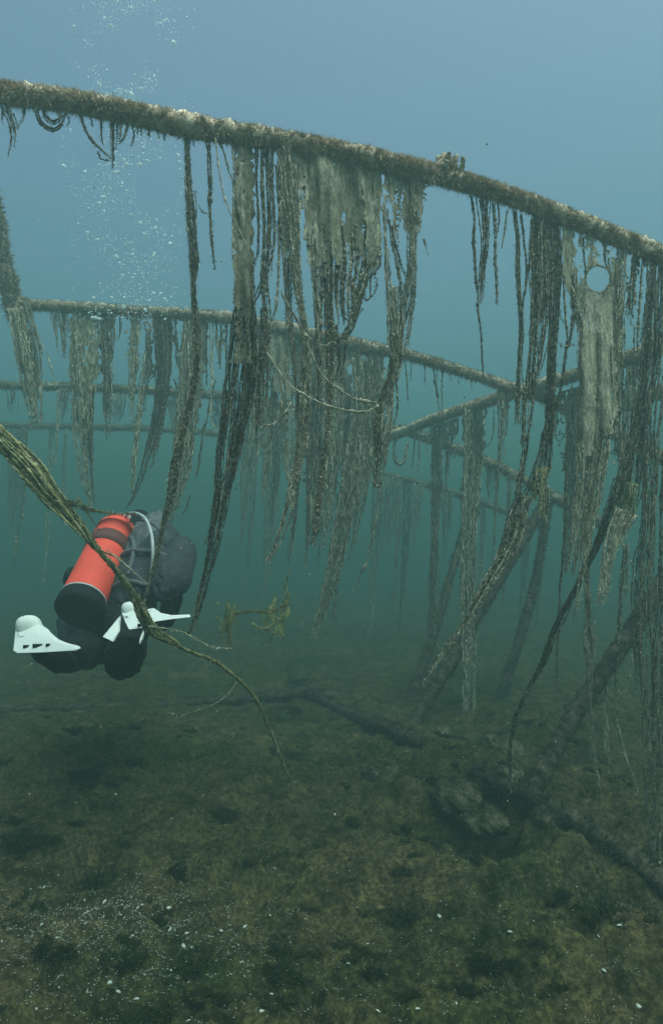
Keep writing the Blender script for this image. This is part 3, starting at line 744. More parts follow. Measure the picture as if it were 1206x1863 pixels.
weed('weed_column', "pale brown column beside the post at the far right, frayed along its length", "weed", G1, '1', [
    (S, 'r', "1204,500,30 1198,620,34 1188,760,30 1182,880,26 1180,960,22 1175,1050,26 1172,1150,28 1176,1260,24 1180,1380,24 1182,1480,18 1186,1545,14 1196,1580,8", {'mat': 'e', 'n': 11, 'o': -.02, 'dy': -.05}),
    (S, 'r', "1180,760,12 1178,860,18 1176,960,18 1166,1020,22 1164,1100,26 1166,1180,26 1170,1260,20", {'mat': 'k', 'n': 8}),
    (S, 'r', "1192,1000,5 1180,1012,4 1170,1016,3", {'n': 1, 'mat': 't'}), (S, 'r', "1176,1140,3 1182,1165,3 1192,1175,3", {'n': 1, 'mat': 't'})], mat='b')
weed('weed_column', "darkest and thickest weed mass at the right edge, standing to the bed", "weed", G1, '1', [
    (S, 'r', "1240,500,36 1232,700,40 1222,900,36 1214,1060,34 1206,1200,38 1206,1340,40 1206,1460,36 1203,1560,34 1206,1600,20", {'mat': 'd', 'n': 26, 'dy': -.06})], off=-.05, mat='d')
# threads that hang low at right
weed('weed_strand', "dark strand with a swollen middle, trailing to the bed left of the leaning pole's foot", "weed", G1, 2.9, [
    (S, 'r', "1070,900,14 1070,980,12 1068,1060,9 1069,1130,12 1070,1160,20 1072,1190,18 1073,1225,9 1075,1290,6 1079,1350,7 1083,1400,6 1088,1410,7 1094,1460,4 1106,1490,4 1116,1516,3", {'dy': -.2})], mat='b')
weed('weed_strand', "straggly strand with a small loop, left of the frayed right-hand column", "weed", G1, '1', [
    (S, 'r', "1137,990,8 1131,1060,8 1127,1120,7 1124,1180,8 1120,1240,5 1121,1300,6 1123,1330,5", {'mat': 'd'}), (S, 'r', "1141,990,5 1139,1060,7 1136,1085,5", {'n': 2}), ('loop', 'r', "1134,1072,6 1146,1068,6 1154,1060,4 1150,1078,3", {'n': 2}),
    (S, 'r', "1148,1020,3 1156,1050,3 1160,1064,2", {'n': 1}), (S, 'r', "1124,1320,6 1136,1370,6 1150,1410,6 1160,1440,4", {'mat': 'b'})], off=.5, mat='b')
weed('weed_strand', "faint limp strand between the swollen strand and the straggly one, bent at its foot", "weed", G1, 3.3, [
    (S, 'r', "1104,1190,7 1102,1260,6 1103,1330,7 1106,1375,7 1114,1410,6 1122,1432,4", {}), (S, 'r', "1150,1190,4 1140,1250,4 1132,1262,3 1124,1255,3", {'n': 1})], mat='b')

# ---- weed wrapped on the frame's left leg
C = catmull(np.array([[*at(-60, 250, 4.0), .05], [*at(-14, 370, 4.1), .05], [*at(4, 470, 4.15), .055], [*at(18, 530, 4.18), .06], [*at(34, 580, 4.2), .06]]), .015)
B = encrust(MB(), C, .03, 9000, .6)
B.build("upright", [M['crust'], M['crust']], frame, forg)
weed('weed_sock', "pale sock of weed sagging from the frame's left corner", "weed", G2, 4.12, [
    ('sheet', 's', "560,16,46,0,0 620,28,62,0 680,40,76,.1 740,46,80,.35 780,50,78,.7", {'mat': 't', 'fold': .05}), (S, 'r', "28,560,30 38,620,30 50,680,30 60,740,22 64,780,10", {'mat': 't'}),
    (S, 'r', "44,540,12 58,590,12 70,640,14 74,700,9", {'mat': 't', 'tuft': 2}), (S, 'r', "70,620,3 84,640,3 96,680,3 102,710,2", {'n': 1})], mat='t')

# ---- back rail 2
def band2(label, els, mat='b', name='weed_band', off=0.0, rail='2'):
    weed(name, label, "weed", G2, rail, els, off, mat)
band2("wispy pale weed left of the first broad band on the back rail", [(S, 'r', "98,566,14 102,600,8 106,640,4", {'mat': 't'}), (S, 'r', "114,566,20 116,610,12 118,650,8", {'mat': 't'})], 't', 'weed_wisp')
band2("first broad band on the back rail, brown, tapering to a long curved tail", [
    ('sheet', 's', "566,132,180,0,.03 620,126,180,.05 680,124,178,.12 740,128,172,.25 800,136,166,.5", {'mat': 'e'}),
    (S, 'r', "145,570,26 140,650,28 146,720,30 148,780,28 150,830,22 156,870,14 163,905,8 168,930,3", {'mat': 'b'}), (S, 'r', "165,700,14 163,770,14 165,820,9 168,870,5 172,915,3", {'mat': 'd'})])
band2("narrow dark band ending in a club, second on the back rail", [
    ('sheet', 's', "568,180,202,0,.03 650,182,202,.08 720,186,202,.25 760,190,202,.5", {'mat': 'k'}), (S, 'r', "192,570,18 195,660,16 197,720,14 197,765,12 197,800,9", {'mat': 'k'}), (S, 'r', "207,570,8 206,610,8 203,640,6", {'mat': 'd'}), (S, 'r', "218,570,7 219,600,5 214,618,4", {'mat': 'd'})], 'k')
band2("ragged brown band over thin threads, third on the back rail", [
    ('sheet', 's', "572,230,262,.2,.03 640,232,252,.25 700,234,250,.5 760,236,250,.8", {'mat': 'b'}), (S, 'r', "245,575,16 242,660,14 240,720,12 242,770,9", {'mat': 'b'}), (S, 'r', "262,640,8 254,740,10 248,800,9 243,850,8 241,900,4", {'mat': 'b'})])
band2("pale translucent weed strip behind the third and fourth bands", [('sheet', 's', "574,262,296,.3,.03 660,262,284,.35 730,262,278,.6 790,258,272,.85", {'mat': 't'}), (S, 'r', "270,600,9 266,680,8 262,750,5", {'mat': 't'})], 't', 'weed_strip', .1)
band2("dark band sweeping left to fine points, fourth on the back rail", [
    ('sheet', 's', "574,282,316,0,.04 640,286,314,.02 700,284,308,.08 740,278,302,.3 780,272,296,.6", {'mat': 'k'}),
    (S, 'r', "298,580,30 298,660,28 292,730,24 282,780,18 268,830,12 256,870,8 243,905,5 230,925,3", {'mat': 'k', 'solid': 1.2}), (S, 'r', "300,700,16 292,780,12 282,830,8 275,850,4", {'mat': 'd'}), (S, 'r', "288,760,8 276,800,7 268,835,4", {'mat': 'd'})], 'k')
band2("thin looping threads between the fourth and fifth bands of the back rail", [('loop', 'r', ["318,580,5 320,640,5 326,668,5 332,640,4 334,590,4", "320,600,4 328,660,4 338,630,4", "316,690,4 324,710,4 330,690,4"], {'n': 1, 'mat': 'd'}), ('sheet', 's', "576,314,340,.5,.04 660,316,336,.6 720,314,332,.75", {'mat': 't'})], 'd', 'weed_loop')
band2("long brown band behind the lone strand, fifth on the back rail", [
    ('sheet', 's', "578,340,380,0,.05 650,334,376,.05 720,326,366,.15 800,318,356,.3 880,310,344,.5 920,308,334,.8", {'mat': 'b'}),
    (S, 'r', "350,580,30 344,680,34 336,760,34 330,830,32 324,880,24 315,930,14 305,960,6", {'mat': 'b', 'solid': 1.2}), (S, 'r', "362,600,20 352,720,18 344,800,16 336,860,9", {'mat': 'b'})])
band2("see-through fringe of bluish dark threads left of the thick column", [(S, 'r', ["384,582,6 384,640,6 386,690,4 384,760,4 396,784,3", "392,584,6 392,620,7 398,660,4", "402,586,6 402,630,6 400,670,4", "412,588,7 412,660,5 408,720,3", "420,590,6 420,650,5 416,700,3", "376,582,6 374,640,5 376,700,3"], {'n': 2, 'mat': 'd'}), ('sheet', 's', "584,378,426,.55,.08 640,378,424,.65 700,376,420,.85", {'mat': 'b'})], 'd', 'weed_fringe')
band2("small broken threads hanging above the diver between the fifth band and the tapering tail", [(S, 'r', ["372,770,4 366,820,4 358,860,3", "364,835,3 360,850,6 356,870,3", "345,900,3 338,925,8 332,935,3", "392,690,4 380,740,4 372,790,3"], {'n': 1, 'mat': 'd'})], 'd', 'weed_thread')
band2("pale wall of weed behind the beaded cluster, on the back rail", [
    ('sheet', 's', "592,455,560,.05,.2 650,455,560,.15 700,458,556,.3 760,462,556,.5 820,466,556,.8", {'mat': 't', 'fold': .06}), (S, 'r', "462,600,18 462,700,16 460,780,10 448,850,6 430,890,3", {'mat': 'b'}), (S, 'r', "500,640,16 498,720,18 494,790,18 488,850,14 482,890,9 478,905,3", {'mat': 'b'}), (S, 'r', "520,650,18 520,740,14 520,830,10 528,900,5", {'mat': 't'})], 't', 'weed_veil')
band2("wide brown veil behind the central ropes, on the back rail", [
    ('sheet', 's', "612,556,640,.0,.22 700,552,640,.1 780,548,640,.2 860,544,636,.35 940,548,626,.65 990,556,610,.9", {'mat': 'e', 'fold': .06}), (S, 'r', "575,640,30 574,740,30 570,830,26 566,920,18 560,990,9 556,1030,3", {'mat': 'b'}),
    (S, 'r', "606,650,34 606,760,34 602,860,28 596,940,18 586,1000,6", {'mat': 'b'}), (S, 'r', "545,700,12 545,800,10 540,900,9 530,990,6 526,1020,3", {'mat': 'd'})], 'e', 'weed_veil')
band2("longest brown band of the back rail, tapering to a point low over the bed", [
    ('sheet', 's', "630,640,700,.0,.24 700,640,704,.05 770,640,690,.1 840,632,672,.15 900,622,658,.25", {'mat': 'b', 'fold': .05}),
    (S, 'r', "660,650,40 662,740,40 650,820,38 638,890,36 624,950,32 612,1010,28 600,1060,22 588,1105,18 576,1140,13 566,1170,4", {'mat': 'b', 'solid': 1.4}), (S, 'r', "690,650,22 680,740,20 668,840,20 658,910,16 645,980,10 635,1020,4", {'mat': 'b'}),
    (S, 'r', "636,980,4 622,1020,5 612,1080,6 606,1130,3", {'mat': 'd', 'n': 2})], 'b')
band2("thin tuft of threads hanging from the back rail right of the two-legged weed", [(S, 'r', ["737,650,6 741,690,5 743,735,3", "729,650,4 727,672,3", "748,655,4 746,690,3", "772,660,5 773,700,2"], {'n': 1, 'mat': 'd'})], 'd', 'weed_thread')
band2("three beaded threads dripping from the back rail left of the crossing", [(S, 'r', ["788,664,4 792,700,5 796,725,5 800,748,3", "806,668,4 804,700,3 805,750,3", "796,666,3 794,720,3", "834,678,5 835,698,2", "855,684,4 857,706,2", "820,672,4 819,690,2"], {'n': 1, 'mat': 'd'})], 'd', 'weed_thread')
band2("bluish brown clump hanging where the back rail meets the crossbar", [('sheet', 's', "700,900,936,.3,.3 740,902,930,.35 770,904,922,.75", {'mat': 'b'}), (S, 'r', "912,705,20 912,760,14 911,810,10 909,850,7 906,880,3", {'mat': 'b'}), (S, 'r', "922,720,6 922,780,4 918,790,3", {'mat': 'd', 'n': 2})], 'b', 'weed_clump')
band2("pale veil under the crossbar behind the sweeping rope", [
    ('sheet', 's', "700,1012,1110,.1,-.3 760,1014,1106,.25 820,1022,1100,.3 900,1024,1096,.45 980,1028,1080,.7 1040,1030,1062,.9", {'mat': 't', 'fold': .07}), (S, 'r', "1040,720,20 1042,800,22 1038,900,22 1034,980,18 1028,1040,8", {'mat': 't'}), (S, 'r', "1016,740,5 1012,790,5 1020,800,4 1032,780,4", {'n': 1, 'mat': 'b'})], 't', 'weed_veil', 0, 'X')
band2("grey brown weed hanging from the crossbar behind the far right band", [(S, 'r', "1150,660,20 1146,760,26 1140,850,28 1134,920,14", {'mat': 'b'}), ('sheet', 's', "655,1110,1170,.3,-.3 740,1110,1166,.5 820,1110,1160,.5 880,1108,1150,.8", {'mat': 'b'})], 'b', 'weed_band', .1, 'X')
# crossbar
band2("broad olive strip hanging straight from the crossbar to the bed", [
    ('sheet', 's', "738,844,886,.0,-.3 800,842,882,.0 880,840,874,.0 960,838,868,.02 1040,838,864,.08 1120,840,864,.1 1200,842,862,.25 1280,843,862,.4", {'mat': 'o', 'fold': .03, 'dy': -.1}),
    (S, 'r', "864,745,36 860,850,32 853,950,28 851,1050,26 851,1150,22 850,1230,14 849,1300,10 848,1360,12", {'mat': 'b', 'dy': -.45, 'solid': 1.9}), (S, 'r', "862,1130,9 862,1220,8 862,1300,6 863,1350,4", {'mat': 'b', 'dy': -.3})], 'o', 'weed_strip', 0, 'X')
band2("dim brown weed column from the crossbar to the bed, left of the olive strip", [
    (S, 'r', "795,772,22 794,830,20 792,900,18 790,960,14 788,1050,14 786,1130,18 785,1200,24 784,1260,28 786,1300,20", {'mat': 'b'}), ('sheet', 's', "770,780,812,.2,-.3 830,784,806,.4 900,784,802,.7", {'mat': 'b'})], 'b', 'weed_column', 0, 'X')
band2("dim tattered weed under the crossbar, between the dim column and the olive strip", [('sheet', 's', "765,804,832,.15,-.3 800,806,826,.3 840,808,824,.6 870,812,822,.9", {'mat': 'b'}), (S, 'r', "814,800,8 812,850,6 808,890,3", {'mat': 'b'})], 'b', 'weed_clump', 0, 'X')
band2("dim hanging loop and threads near the left end of the crossbar", [(S, 'r', "722,800,8 718,820,6 724,842,10 734,838,8 740,805,6", {'n': 3, 'mat': 'b'}), (S, 'r', ["754,795,6 752,830,5 748,850,3", "766,795,7 764,830,6 760,860,3", "776,790,5 778,820,4"], {'n': 2, 'mat': 'b'})], 'b', 'weed_loop', 0, 'X')
band2("thin pale loop hanging between the olive strip and the crossing", [('loop', 'r', "898,745,3 896,790,3 886,812,3 880,812,2", {'n': 1})], 'b', 'weed_thread', 0, 'X')
# faint far strands
G3 = "faint weed strands on the far rails"
far = [('3', 118, 706, 20, 60), ('3', 60, 702, 30, 40), ('3', 215, 712, 40, 60), ('3', 24, 702, 26, 50), ('3', 320, 716, 40, 70), ('3', 108, 708, 8, 140), ('3', 400, 722, 40, 60), ('3', 455, 728, 30, 260), ('3', 485, 734, 20, 180), ('3', 508, 738, 26, 220),
       ('3', 540, 744, 30, 190), ('3', 575, 752, 26, 200), ('3', 640, 766, 30, 200), ('3', 700, 780, 16, 90), ('3', 895, 848, 34, 60), ('3', 928, 866, 10, 240), ('3', 905, 850, 8, 190),
       ('4', 30, 778, 30, 190), ('4', 45, 778, 12, 250), ('4', 95, 780, 10, 300), ('4', 120, 780, 8, 170), ('4', 465, 808, 12, 260), ('4', 497, 815, 30, 300), ('4', 540, 826, 14, 200), ('4', 590, 838, 20, 190),
       ('4', 706, 866, 44, 150), ('4', 728, 872, 12, 260), ('4', 742, 876, 16, 330), ('4', 760, 880, 24, 120), ('4', 690, 862, 10, 330), ('4', 815, 896, 20, 120), ('4', 680, 860, 8, 400), ('4', 960, 945, 16, 210), ('4', 985, 955, 10, 190), ('4', 880, 920, 12, 300)]
words = {'3': "the faint grey weeds on the middle back rail", '4': "the faintest weeds on the farthest rail"}
ORD = "first second third fourth fifth sixth seventh eighth ninth tenth eleventh twelfth thirteenth fourteenth fifteenth sixteenth seventeenth eighteenth nineteenth".split()
for k, (rl, px, py, w, ln) in enumerate(far):
    if rl == '4' and ln > 200: sl = -18
    else: sl = -ln * .06
    e = f"{px},{py},{w} {px+sl*.3:.0f},{py+ln*.4:.0f},{w*.8:.0f} {px+sl*.6:.0f},{py+ln*.75:.0f},{w*.5:.0f} {px+sl:.0f},{py+ln},3"
    rank = sorted(q[1] for q in far if q[0] == rl).index(px)
    weed('weed_strand', f"{ORD[rank]} from the left of {words[rl]}", "weed", G3 + (" (middle)" if rl == '3' else " (farthest)"), rl, [(S, 'r', e, {'tuft': .4, 'mat': 'b' if k % 3 else 'k'})], .05 * ((k * 7) % 5 - 2))
weed('weed_strand', "dim thread with a small knot hanging in open water above the bed, centre", "weed", G2, 5.0, [(S, 'r', "690,890,6 682,950,8 668,1010,5 660,1030,12 652,1050,6 642,1078,3", {'n': 2})], mat='b')
weed('weed_strand', "dark broken thread drifting at left, beside the green rope", "weed", G2, 4.4, [(S, 'r', "48,780,4 46,860,5 43,900,6 40,945,8", {'n': 2}), (S, 'r', "32,975,6 30,1000,8 29,1010,4", {'n': 2})], mat='b')

# ---- foreground green rope at left
weed('green_rope', "thick green weed rope slanting in from the left edge and across the diver", "weed", None, 1.75, [
    ('rope', 'r', "-60,730,25.1 0,795,25.1 30,824,26.7 60,858,30.0 90,898,24.3 115,925,17.8 140,952,15.4 170,990,9.7 205,1030,8.1 232,1066,9.7 248,1095,13.8 262,1130,16.2 275,1150,13.0 310,1168,8.1 350,1188,2.3 385,1200,1.7 420,1225,1.0 448,1250,1.0 470,1280,1.7 485,1315,1.0 500,1350,1.0 515,1390,0.7 528,1418,0.7", {'solid': 1.7, 'n': 40, 'tuft': .8, 'dy': .35, 'fr': .0030}),
    ('sheath', 'r', "-30,770,34 12,810,36 50,852,36 84,896,30 112,928,22 140,960,14 160,985,6", {'mat': 'g', 'n': 30, 'solid': 1.5, 'fr': .0024}),
    ('branch', 'r', "118,915,12 140,918,12 160,926,9 185,930,7 205,934,6 228,934,5 245,932,3", {'mat': 'g'}), ('branch', 'r', "205,930,6 198,934,10 212,936,8", {'mat': 'd', 'n': 3}),
    ('branch', 'r', "60,870,2 70,905,2 90,925,1", {'n': 1}), ('branch', 'r', "150,950,2 175,995,2 190,1005,2 230,1020,1", {'n': 1}),
    ('branch', 'r', "262,1105,8 276,1130,8 296,1152,5", {}), ('branch', 'r', "195,1000,3 225,1025,2 268,1062,2", {'n': 1, 'mat': 't'}), ('branch', 'r', "140,905,3 160,935,4 180,965,2", {'n': 1}), ('branch', 'r', "270,1140,1.6 330,1150,1.6 380,1175,1.6 420,1180,1", {'n': 1, 'mat': 'o'})], mat='g')
weed('weed_thread', "thin thread off the green rope's tail, ending in a small dark knot over the bed", "weed", None, 2.2, [
    (S, 'r', "430,1240,2 415,1262,2 395,1278,2 360,1292,2 335,1300,2", {'n': 1, 'mat': 'g', 'tuft': .4}), ('knot', 'r', "336,1301,5 322,1302,12 312,1298,14 306,1296,6", {'n': 5, 'mat': 'd'})], mat='o')
weed('drifting_weed', "yellowish green gauze drifting in open water right of the diver", "weed", None, 2.7, [
    ('gauze', 's', "1096,398,446,.55,0 1120,396,446,.3 1150,400,438,.42 1178,408,430,.75", {'mat': 'y', 'fold': .04}), ('gauze', 's', "1066,500,528,.6,0 1100,490,528,.38 1130,478,524,.34 1150,480,516,.5 1170,486,504,.8", {'mat': 'y', 'fold': .04}),
    ('strand', 'r', "408,1124,8 430,1116,9 460,1112,6 490,1112,9 510,1104,8 520,1080,5", {'mat': 'y', 'n': 4}), ('strand', 'r', "416,1122,12 424,1124,8", {'mat': 'y', 'n': 5}), ('strand', 'r', "460,1134,5 472,1144,5 490,1142,5 506,1130,6 516,1118,5", {'mat': 'y', 'n': 3}), ('strand', 'r', "500,1150,8 490,1166,5 484,1172,2", {'mat': 'y', 'n': 3}), ('strand', 'r', "526,1040,3 518,1070,4 505,1095,5", {'mat': 'y', 'n': 1}), ('strand', 'r', "412,1170,3 400,1160,3 404,1135,4", {'mat': 'y', 'n': 2}), ('strand', 'r', "518,1060,4 524,1085,5 522,1110,4", {'mat': 'y', 'n': 2})], mat='y')

# ------------------------------------------------------------------ diver
def sculpt(name, parent, chains, mat, org, sub=2, fold=0.0):
    """chains: list of polylines [(x,y,z,r)...]; first point of later chains = (index of earlier vertex, ...)"""
    verts = []; edges = []; rad = []
    for ch in chains:
        prev = None
        for p in ch:
            if isinstance(p, int): prev = p; continue
            verts.append(tuple(float(a - b) for a, b in zip(p[:3], org))); rad.append(p[3] if isinstance(p[3], tuple) else (p[3], p[3]))
            if prev is not None: edges.append((prev, len(verts) - 1))
            prev = len(verts) - 1
    me = bpy.data.meshes.new(name); me.from_pydata(verts, edges, []); me.update()
    o = bpy.data.objects.new(name, me); sc.collection.objects.link(o); o.parent = parent
    sk = o.modifiers.new("skin", 'SKIN'); sk.use_smooth_shade = True
    for i, r in enumerate(rad): me.skin_vertices[0].data[i].radius = r
    me.skin_vertices[0].data[0].use_root = True
    ss = o.modifiers.new("sub", 'SUBSURF'); ss.levels = sub; ss.render_levels = sub
    # bake the modifiers so the figure is one plain mesh
    dg = bpy.context.evaluated_depsgraph_get(); ev = o.evaluated_get(dg)
    m2 = bpy.data.meshes.new_from_object(ev); o.modifiers.clear(); o.data = m2; m2.name = name
    m2.materials.clear(); m2.materials.append(mat)
    if fold:
        n_ = len(m2.vertices); co = np.zeros(n_ * 3, np.float32); no = np.zeros(n_ * 3, np.float32)
        m2.vertices.foreach_get("co", co); m2.vertices.foreach_get("normal", no); co = co.reshape(-1, 3); no = no.reshape(-1, 3)
        f = fbm(co[:, 0] * 14 + co[:, 1] * 5, co[:, 2] * 24 + co[:, 1] * 16, 31, 3) - .5
        f2 = np.abs(fbm(co[:, 0] * 9 - co[:, 2] * 16, co[:, 1] * 22 + co[:, 2] * 10, 57, 2) - .5)
        co = co + no * (f * fold * 1.6 - f2 * fold)[:, None]
        m2.vertices.foreach_set("co", co.ravel()); m2.update()
    for p in m2.polygons: p.use_smooth = True
    return o

def nrm(v): v = np.asarray(v, float); return v / np.linalg.norm(v)
TB = at(148, 1098, 2.75); TT = at(214, 962, 3.18)
ax = nrm(TT - TB)
bn = np.array([-.5, -.5, .7]); bn = nrm(bn - ax * bn.dot(ax))
sd_ = np.cross(ax, bn); sd_ = nrm(sd_)
if sd_[0] < 0: sd_ = -sd_
Pel = TB - bn * .18 + ax * .0
def body(a, s, n): return Pel + ax * a + sd_ * s + bn * n
diver = empty("person", (Pel[0], Pel[1], Pel[2]), "diver in a black suit with white fins swimming away under the weed", "person")
q4 = lambda p, r: (*p, r)
pel = q4(body(0, 0, 0), (.125, .11)); ch = body(.42, 0, 0)
kR = at(222, 1212, 2.42); kL = at(124, 1200, 2.42)
fR = at(240, 1140, 2.24); fL = at(60, 1160, 2.20)
chains = [
    [pel, q4(body(.16, 0, 0), (.14, .11)), q4(body(.32, 0, 0), (.17, .12)), q4(body(.46, 0, 0), (.16, .11)), q4(body(.54, 0, .02), (.065, .065)), q4(body(.60, 0, .05), (.085, .09)), q4(body(.70, 0, .08), (.085, .10)), q4(body(.76, 0, .09), (.05, .06))],
    [3, q4(body(.47, .19, 0), (.07, .07)), q4(at(318, 1085, 3.15), (.05, .05)), q4(at(300, 1140, 3.35), (.04, .04)), q4(at(285, 1120, 3.5), (.032, .032))],
    [3, q4(body(.47, -.19, 0), (.07, .07)), q4(at(126, 1046, 3.15), (.05, .05)), q4(at(150, 1080, 3.35), (.04, .04)), q4(at(170, 1085, 3.5), (.032, .032))],
    [0, q4(body(-.03, .11, -.02), (.10, .10)), q4((body(0, .12, 0) + kR) / 2, (.088, .088)), q4(kR, (.072, .072)), q4((kR * .5 + fR * .5) + [0, -.02, -.02], (.065, .065)), q4(fR + [0, .03, -.02], (.042, .042))],
    [0, q4(body(-.03, -.11, -.02), (.10, .10)), q4((body(0, -.12, 0) + kL) / 2, (.074, .074)), q4(kL, (.058, .058)), q4((kL * .5 + fL * .5) + [0, 0, -.02], (.06, .06)), q4(fL + [0, .04, 0], (.042, .042))],
]
sculpt("wetsuit_body", diver, chains, M['neo'], Pel, 4, .022)
# gloves with fingers
for (wr, dr) in ((at(285, 1120, 3.5), nrm([.05, .9, -.1])), (at(170, 1085, 3.5), nrm([-.05, .9, -.1]))):
    across = nrm(np.cross(dr, (0, 0, 1))); up_ = nrm(np.cross(across, dr))
    chs = [[q4(wr - dr * .02, .03), q4(wr + dr * .03, (.036, .02)), q4(wr + dr * .07, (.04, .02))]]
    for k, (s_, l_) in enumerate(((-.030, .060), (-.010, .075), (.010, .070), (.028, .055))):
        b0 = wr + dr * .085 + across * s_
        chs.append([2, q4(b0, .011), q4(b0 + dr * l_ * .5 - up_ * .006, .0105), q4(b0 + dr * l_ - up_ * .022, .009)])
    chs.append([1, q4(wr + dr * .045 + across * .045, .012), q4(wr + dr * .085 + across * .06 - up_ * .015, .010)])
    sculpt("glove", diver, chs, M['neo'], Pel, 1)
# vest / wing: puffed horseshoe between tank and back
def ellip(B, c, A, Bv, Cv, n=(26, 18), pw=1.0, bump=.0, m=0):
    if bump > .25 and n == (26, 18): n = (72, 48)
    th = np.linspace(0, np.pi, n[1]); ph = np.linspace(0, 2 * np.pi, n[0], endpoint=False)
    T, P_ = np.meshgrid(th, ph, indexing='ij')
    f = lambda x: np.sign(x) * np.abs(x) ** pw
    x = f(np.sin(T)) * f(np.cos(P_)); y = f(np.sin(T)) * f(np.sin(P_)); z = f(np.cos(T))
    k = 1 + bump * (fbm(np.cos(P_) * 1.6 + 5, T * 2.5 + np.sin(P_), 91, 3) - .5) + bump * .22 * (fbm(np.cos(P_) * 7 + 5, T * 9 + np.sin(P_) * 5, 93, 3) - .5)
    V = c + (x * k)[..., None] * A + (y * k)[..., None] * Bv + (z * k)[..., None] * Cv
    w = n[0]; i = np.arange(n[1] - 1)[:, None] * w; j = np.arange(w)[None]; kk = (j + 1) % w
    B.add(V.reshape(-1, 3), np.stack([i + j, i + w + j, i + w + kk, i + kk], -1).reshape(-1, 4), None, m)
B = MB()
ellip(B, body(.30, .15, .04), sd_ * .13, bn * .11, ax * .28, bump=.35, pw=.85); ellip(B, body(.27, -.19, .0), sd_ * .14, bn * .10, ax * .27, bump=.35, pw=.85); ellip(B, body(.20, 0, .02), sd_ * .2, bn * .11, ax * .17, bump=.3, pw=.85)
B.build("buoyancy_vest", M['vest'], diver, Pel)
B = MB(); ellip(B, body(.44, .13, .11), sd_ * .095, bn * .05, ax * .20, bump=.5, pw=.85)
B.build("shoulder_panel", M['panel'], diver, Pel)
B = MB(); ellip(B, body(.22, .30, .02), sd_ * .085, bn * .09, ax * .20, bump=.3, pw=.9)
B.build("side_pocket", M['vest'], diver, Pel)
for pts_ in ([body(.46, .05, .14), body(.40, .12, .165), body(.28, .17, .16), body(.14, .16, .13)], [body(.30, .02, .13), body(.28, .14, .165), body(.24, .26, .13), body(.2, .36, .06)], [body(.12, .05, .12), body(.10, .16, .13), body(.08, .24, .08)]):
    B = MB(); C = catmull(np.array([[*p, .012] for p in pts_]), .01); B.tube(C[:, :3], .011, 6, .05, ref=tuple(bn)); B.build("webbing", M['panel'], diver, Pel)
# mask and regulator on the far side of the head
hd = body(.68, 0, .08); fwd = nrm(-bn + ax * .5)
B = MB(); ellip(B, hd + fwd * .085 + ax * .02, sd_ * .075, fwd * .03, ax * .045, pw=.6); mk = B.build("mask", M['neo'], diver, Pel)
B = MB(); ellip(B, hd + fwd * .11 + ax * .02, sd_ * .062, fwd * .012, ax * .034, pw=.5); B.build("lens", M['glass'], mk, (0, 0, 0)); mk.children[0].location = Vector([-float(c) for c in Pel])
B = MB(); ellip(B, hd + fwd * .09 - ax * .02, sd_ * .05, fwd * .02, ax * .05); ellip(B, hd + fwd * .115 - ax * .015, sd_ * .014, fwd * .02, ax * .018); B.build("face", M['skin'], diver, Pel)
B = MB(); ellip(B, hd + fwd * .13 - ax * .055, sd_ * .032, fwd * .028, ax * .032); B.build("regulator", M['neo'], diver, Pel)
# pale hose looping over the right shoulder
def hose(pts, r, name, parent, mat, org):
    C = catmull(np.array([[*at(a, b_, y), r] for a, b_, y in pts]), .008)
    B = MB(); B.tube(C[:, :3], C[:, 3], 8, 0, ref=(0, 1, 0)); return B.build(name, mat, parent, org)
# air tank
tank = empty("scuba_tank", TB, "bright red scuba tank with a dark boot, strapped to the diver's back", "scuba tank")
def lathe(prof, sides=32):
    """prof: (distance along axis, radius)"""
    B = MB(); ang = np.linspace(0, 2 * np.pi, sides, endpoint=False)
    V = np.array([[TB + ax * z + r * (math.cos(a) * sd_ + math.sin(a) * bn) for a in ang] for z, r in prof])
    n = len(prof); i = np.arange(n - 1)[:, None] * sides; j = np.arange(sides)[None]; k = (j + 1) % sides
    B.add(V.reshape(-1, 3), np.stack([i + j, i + k, i + sides + k, i + sides + j], -1).reshape(-1, 4)); return B
TL = float(np.linalg.norm(TT - TB)); RT = .094
def arc(z0, r0, z1, r1, n=7): return [(z0 + (z1 - z0) * math.sin(t), r1 + (r0 - r1) * math.cos(t)) for t in np.linspace(0, np.pi / 2, n)]
lathe([(.0, RT * .98), (.01, RT)] + [(z, RT) for z in np.linspace(.02, TL - .05, 8)] + arc(TL - .05, RT, TL + .035, .028, 9) + [(TL + .05, .02)]).build("cylinder", M['red'], tank, TB)
lathe([(-.055, .001), (-.055, RT * .8), (-.045, RT * .99), (-.038, RT * 1.045), (.012, RT * 1.045), (.016, RT * 1.0)]).build("boot", M['neo'], tank, TB)
lathe([(.012, RT * 1.0), (.012, RT * 1.05), (.020, RT * 1.05), (.020, RT * 1.0)]).build("boot_rim", M['hose'], tank, TB)
lathe([(TL * .62, RT * .99), (TL * .62, RT * 1.05), (TL * .62 + .075, RT * 1.05), (TL * .62 + .075, RT * .99)]).build("strap", M['redstrap'], tank, TB)
B = lathe([(TL + .04, .001), (TL + .04, .022), (TL + .09, .022), (TL + .09, .001)], 16)
B.tube(np.array([TB + ax * (TL + .07) - sd_ * .05, TB + ax * (TL + .07) + sd_ * .05]), .014, 12); ellip(B, TB + ax * (TL + .085), sd_ * .03, bn * .03, ax * .03)
B.build("valve", M['metal'], tank, TB)
lathe([(TL + .028, .04), (TL + .028, .055), (TL + .045, .055), (TL + .045, .04)]).build("collar", M['red'], tank, TB)
hose([(222, 944, 3.2), (238, 934, 3.1), (256, 937, 3.0), (268, 950, 2.95), (276, 975, 2.86), (278, 1010, 2.82), (275, 1045, 2.82), (266, 1068, 2.9)], .0075, "hose", tank, M['hose'], TB)
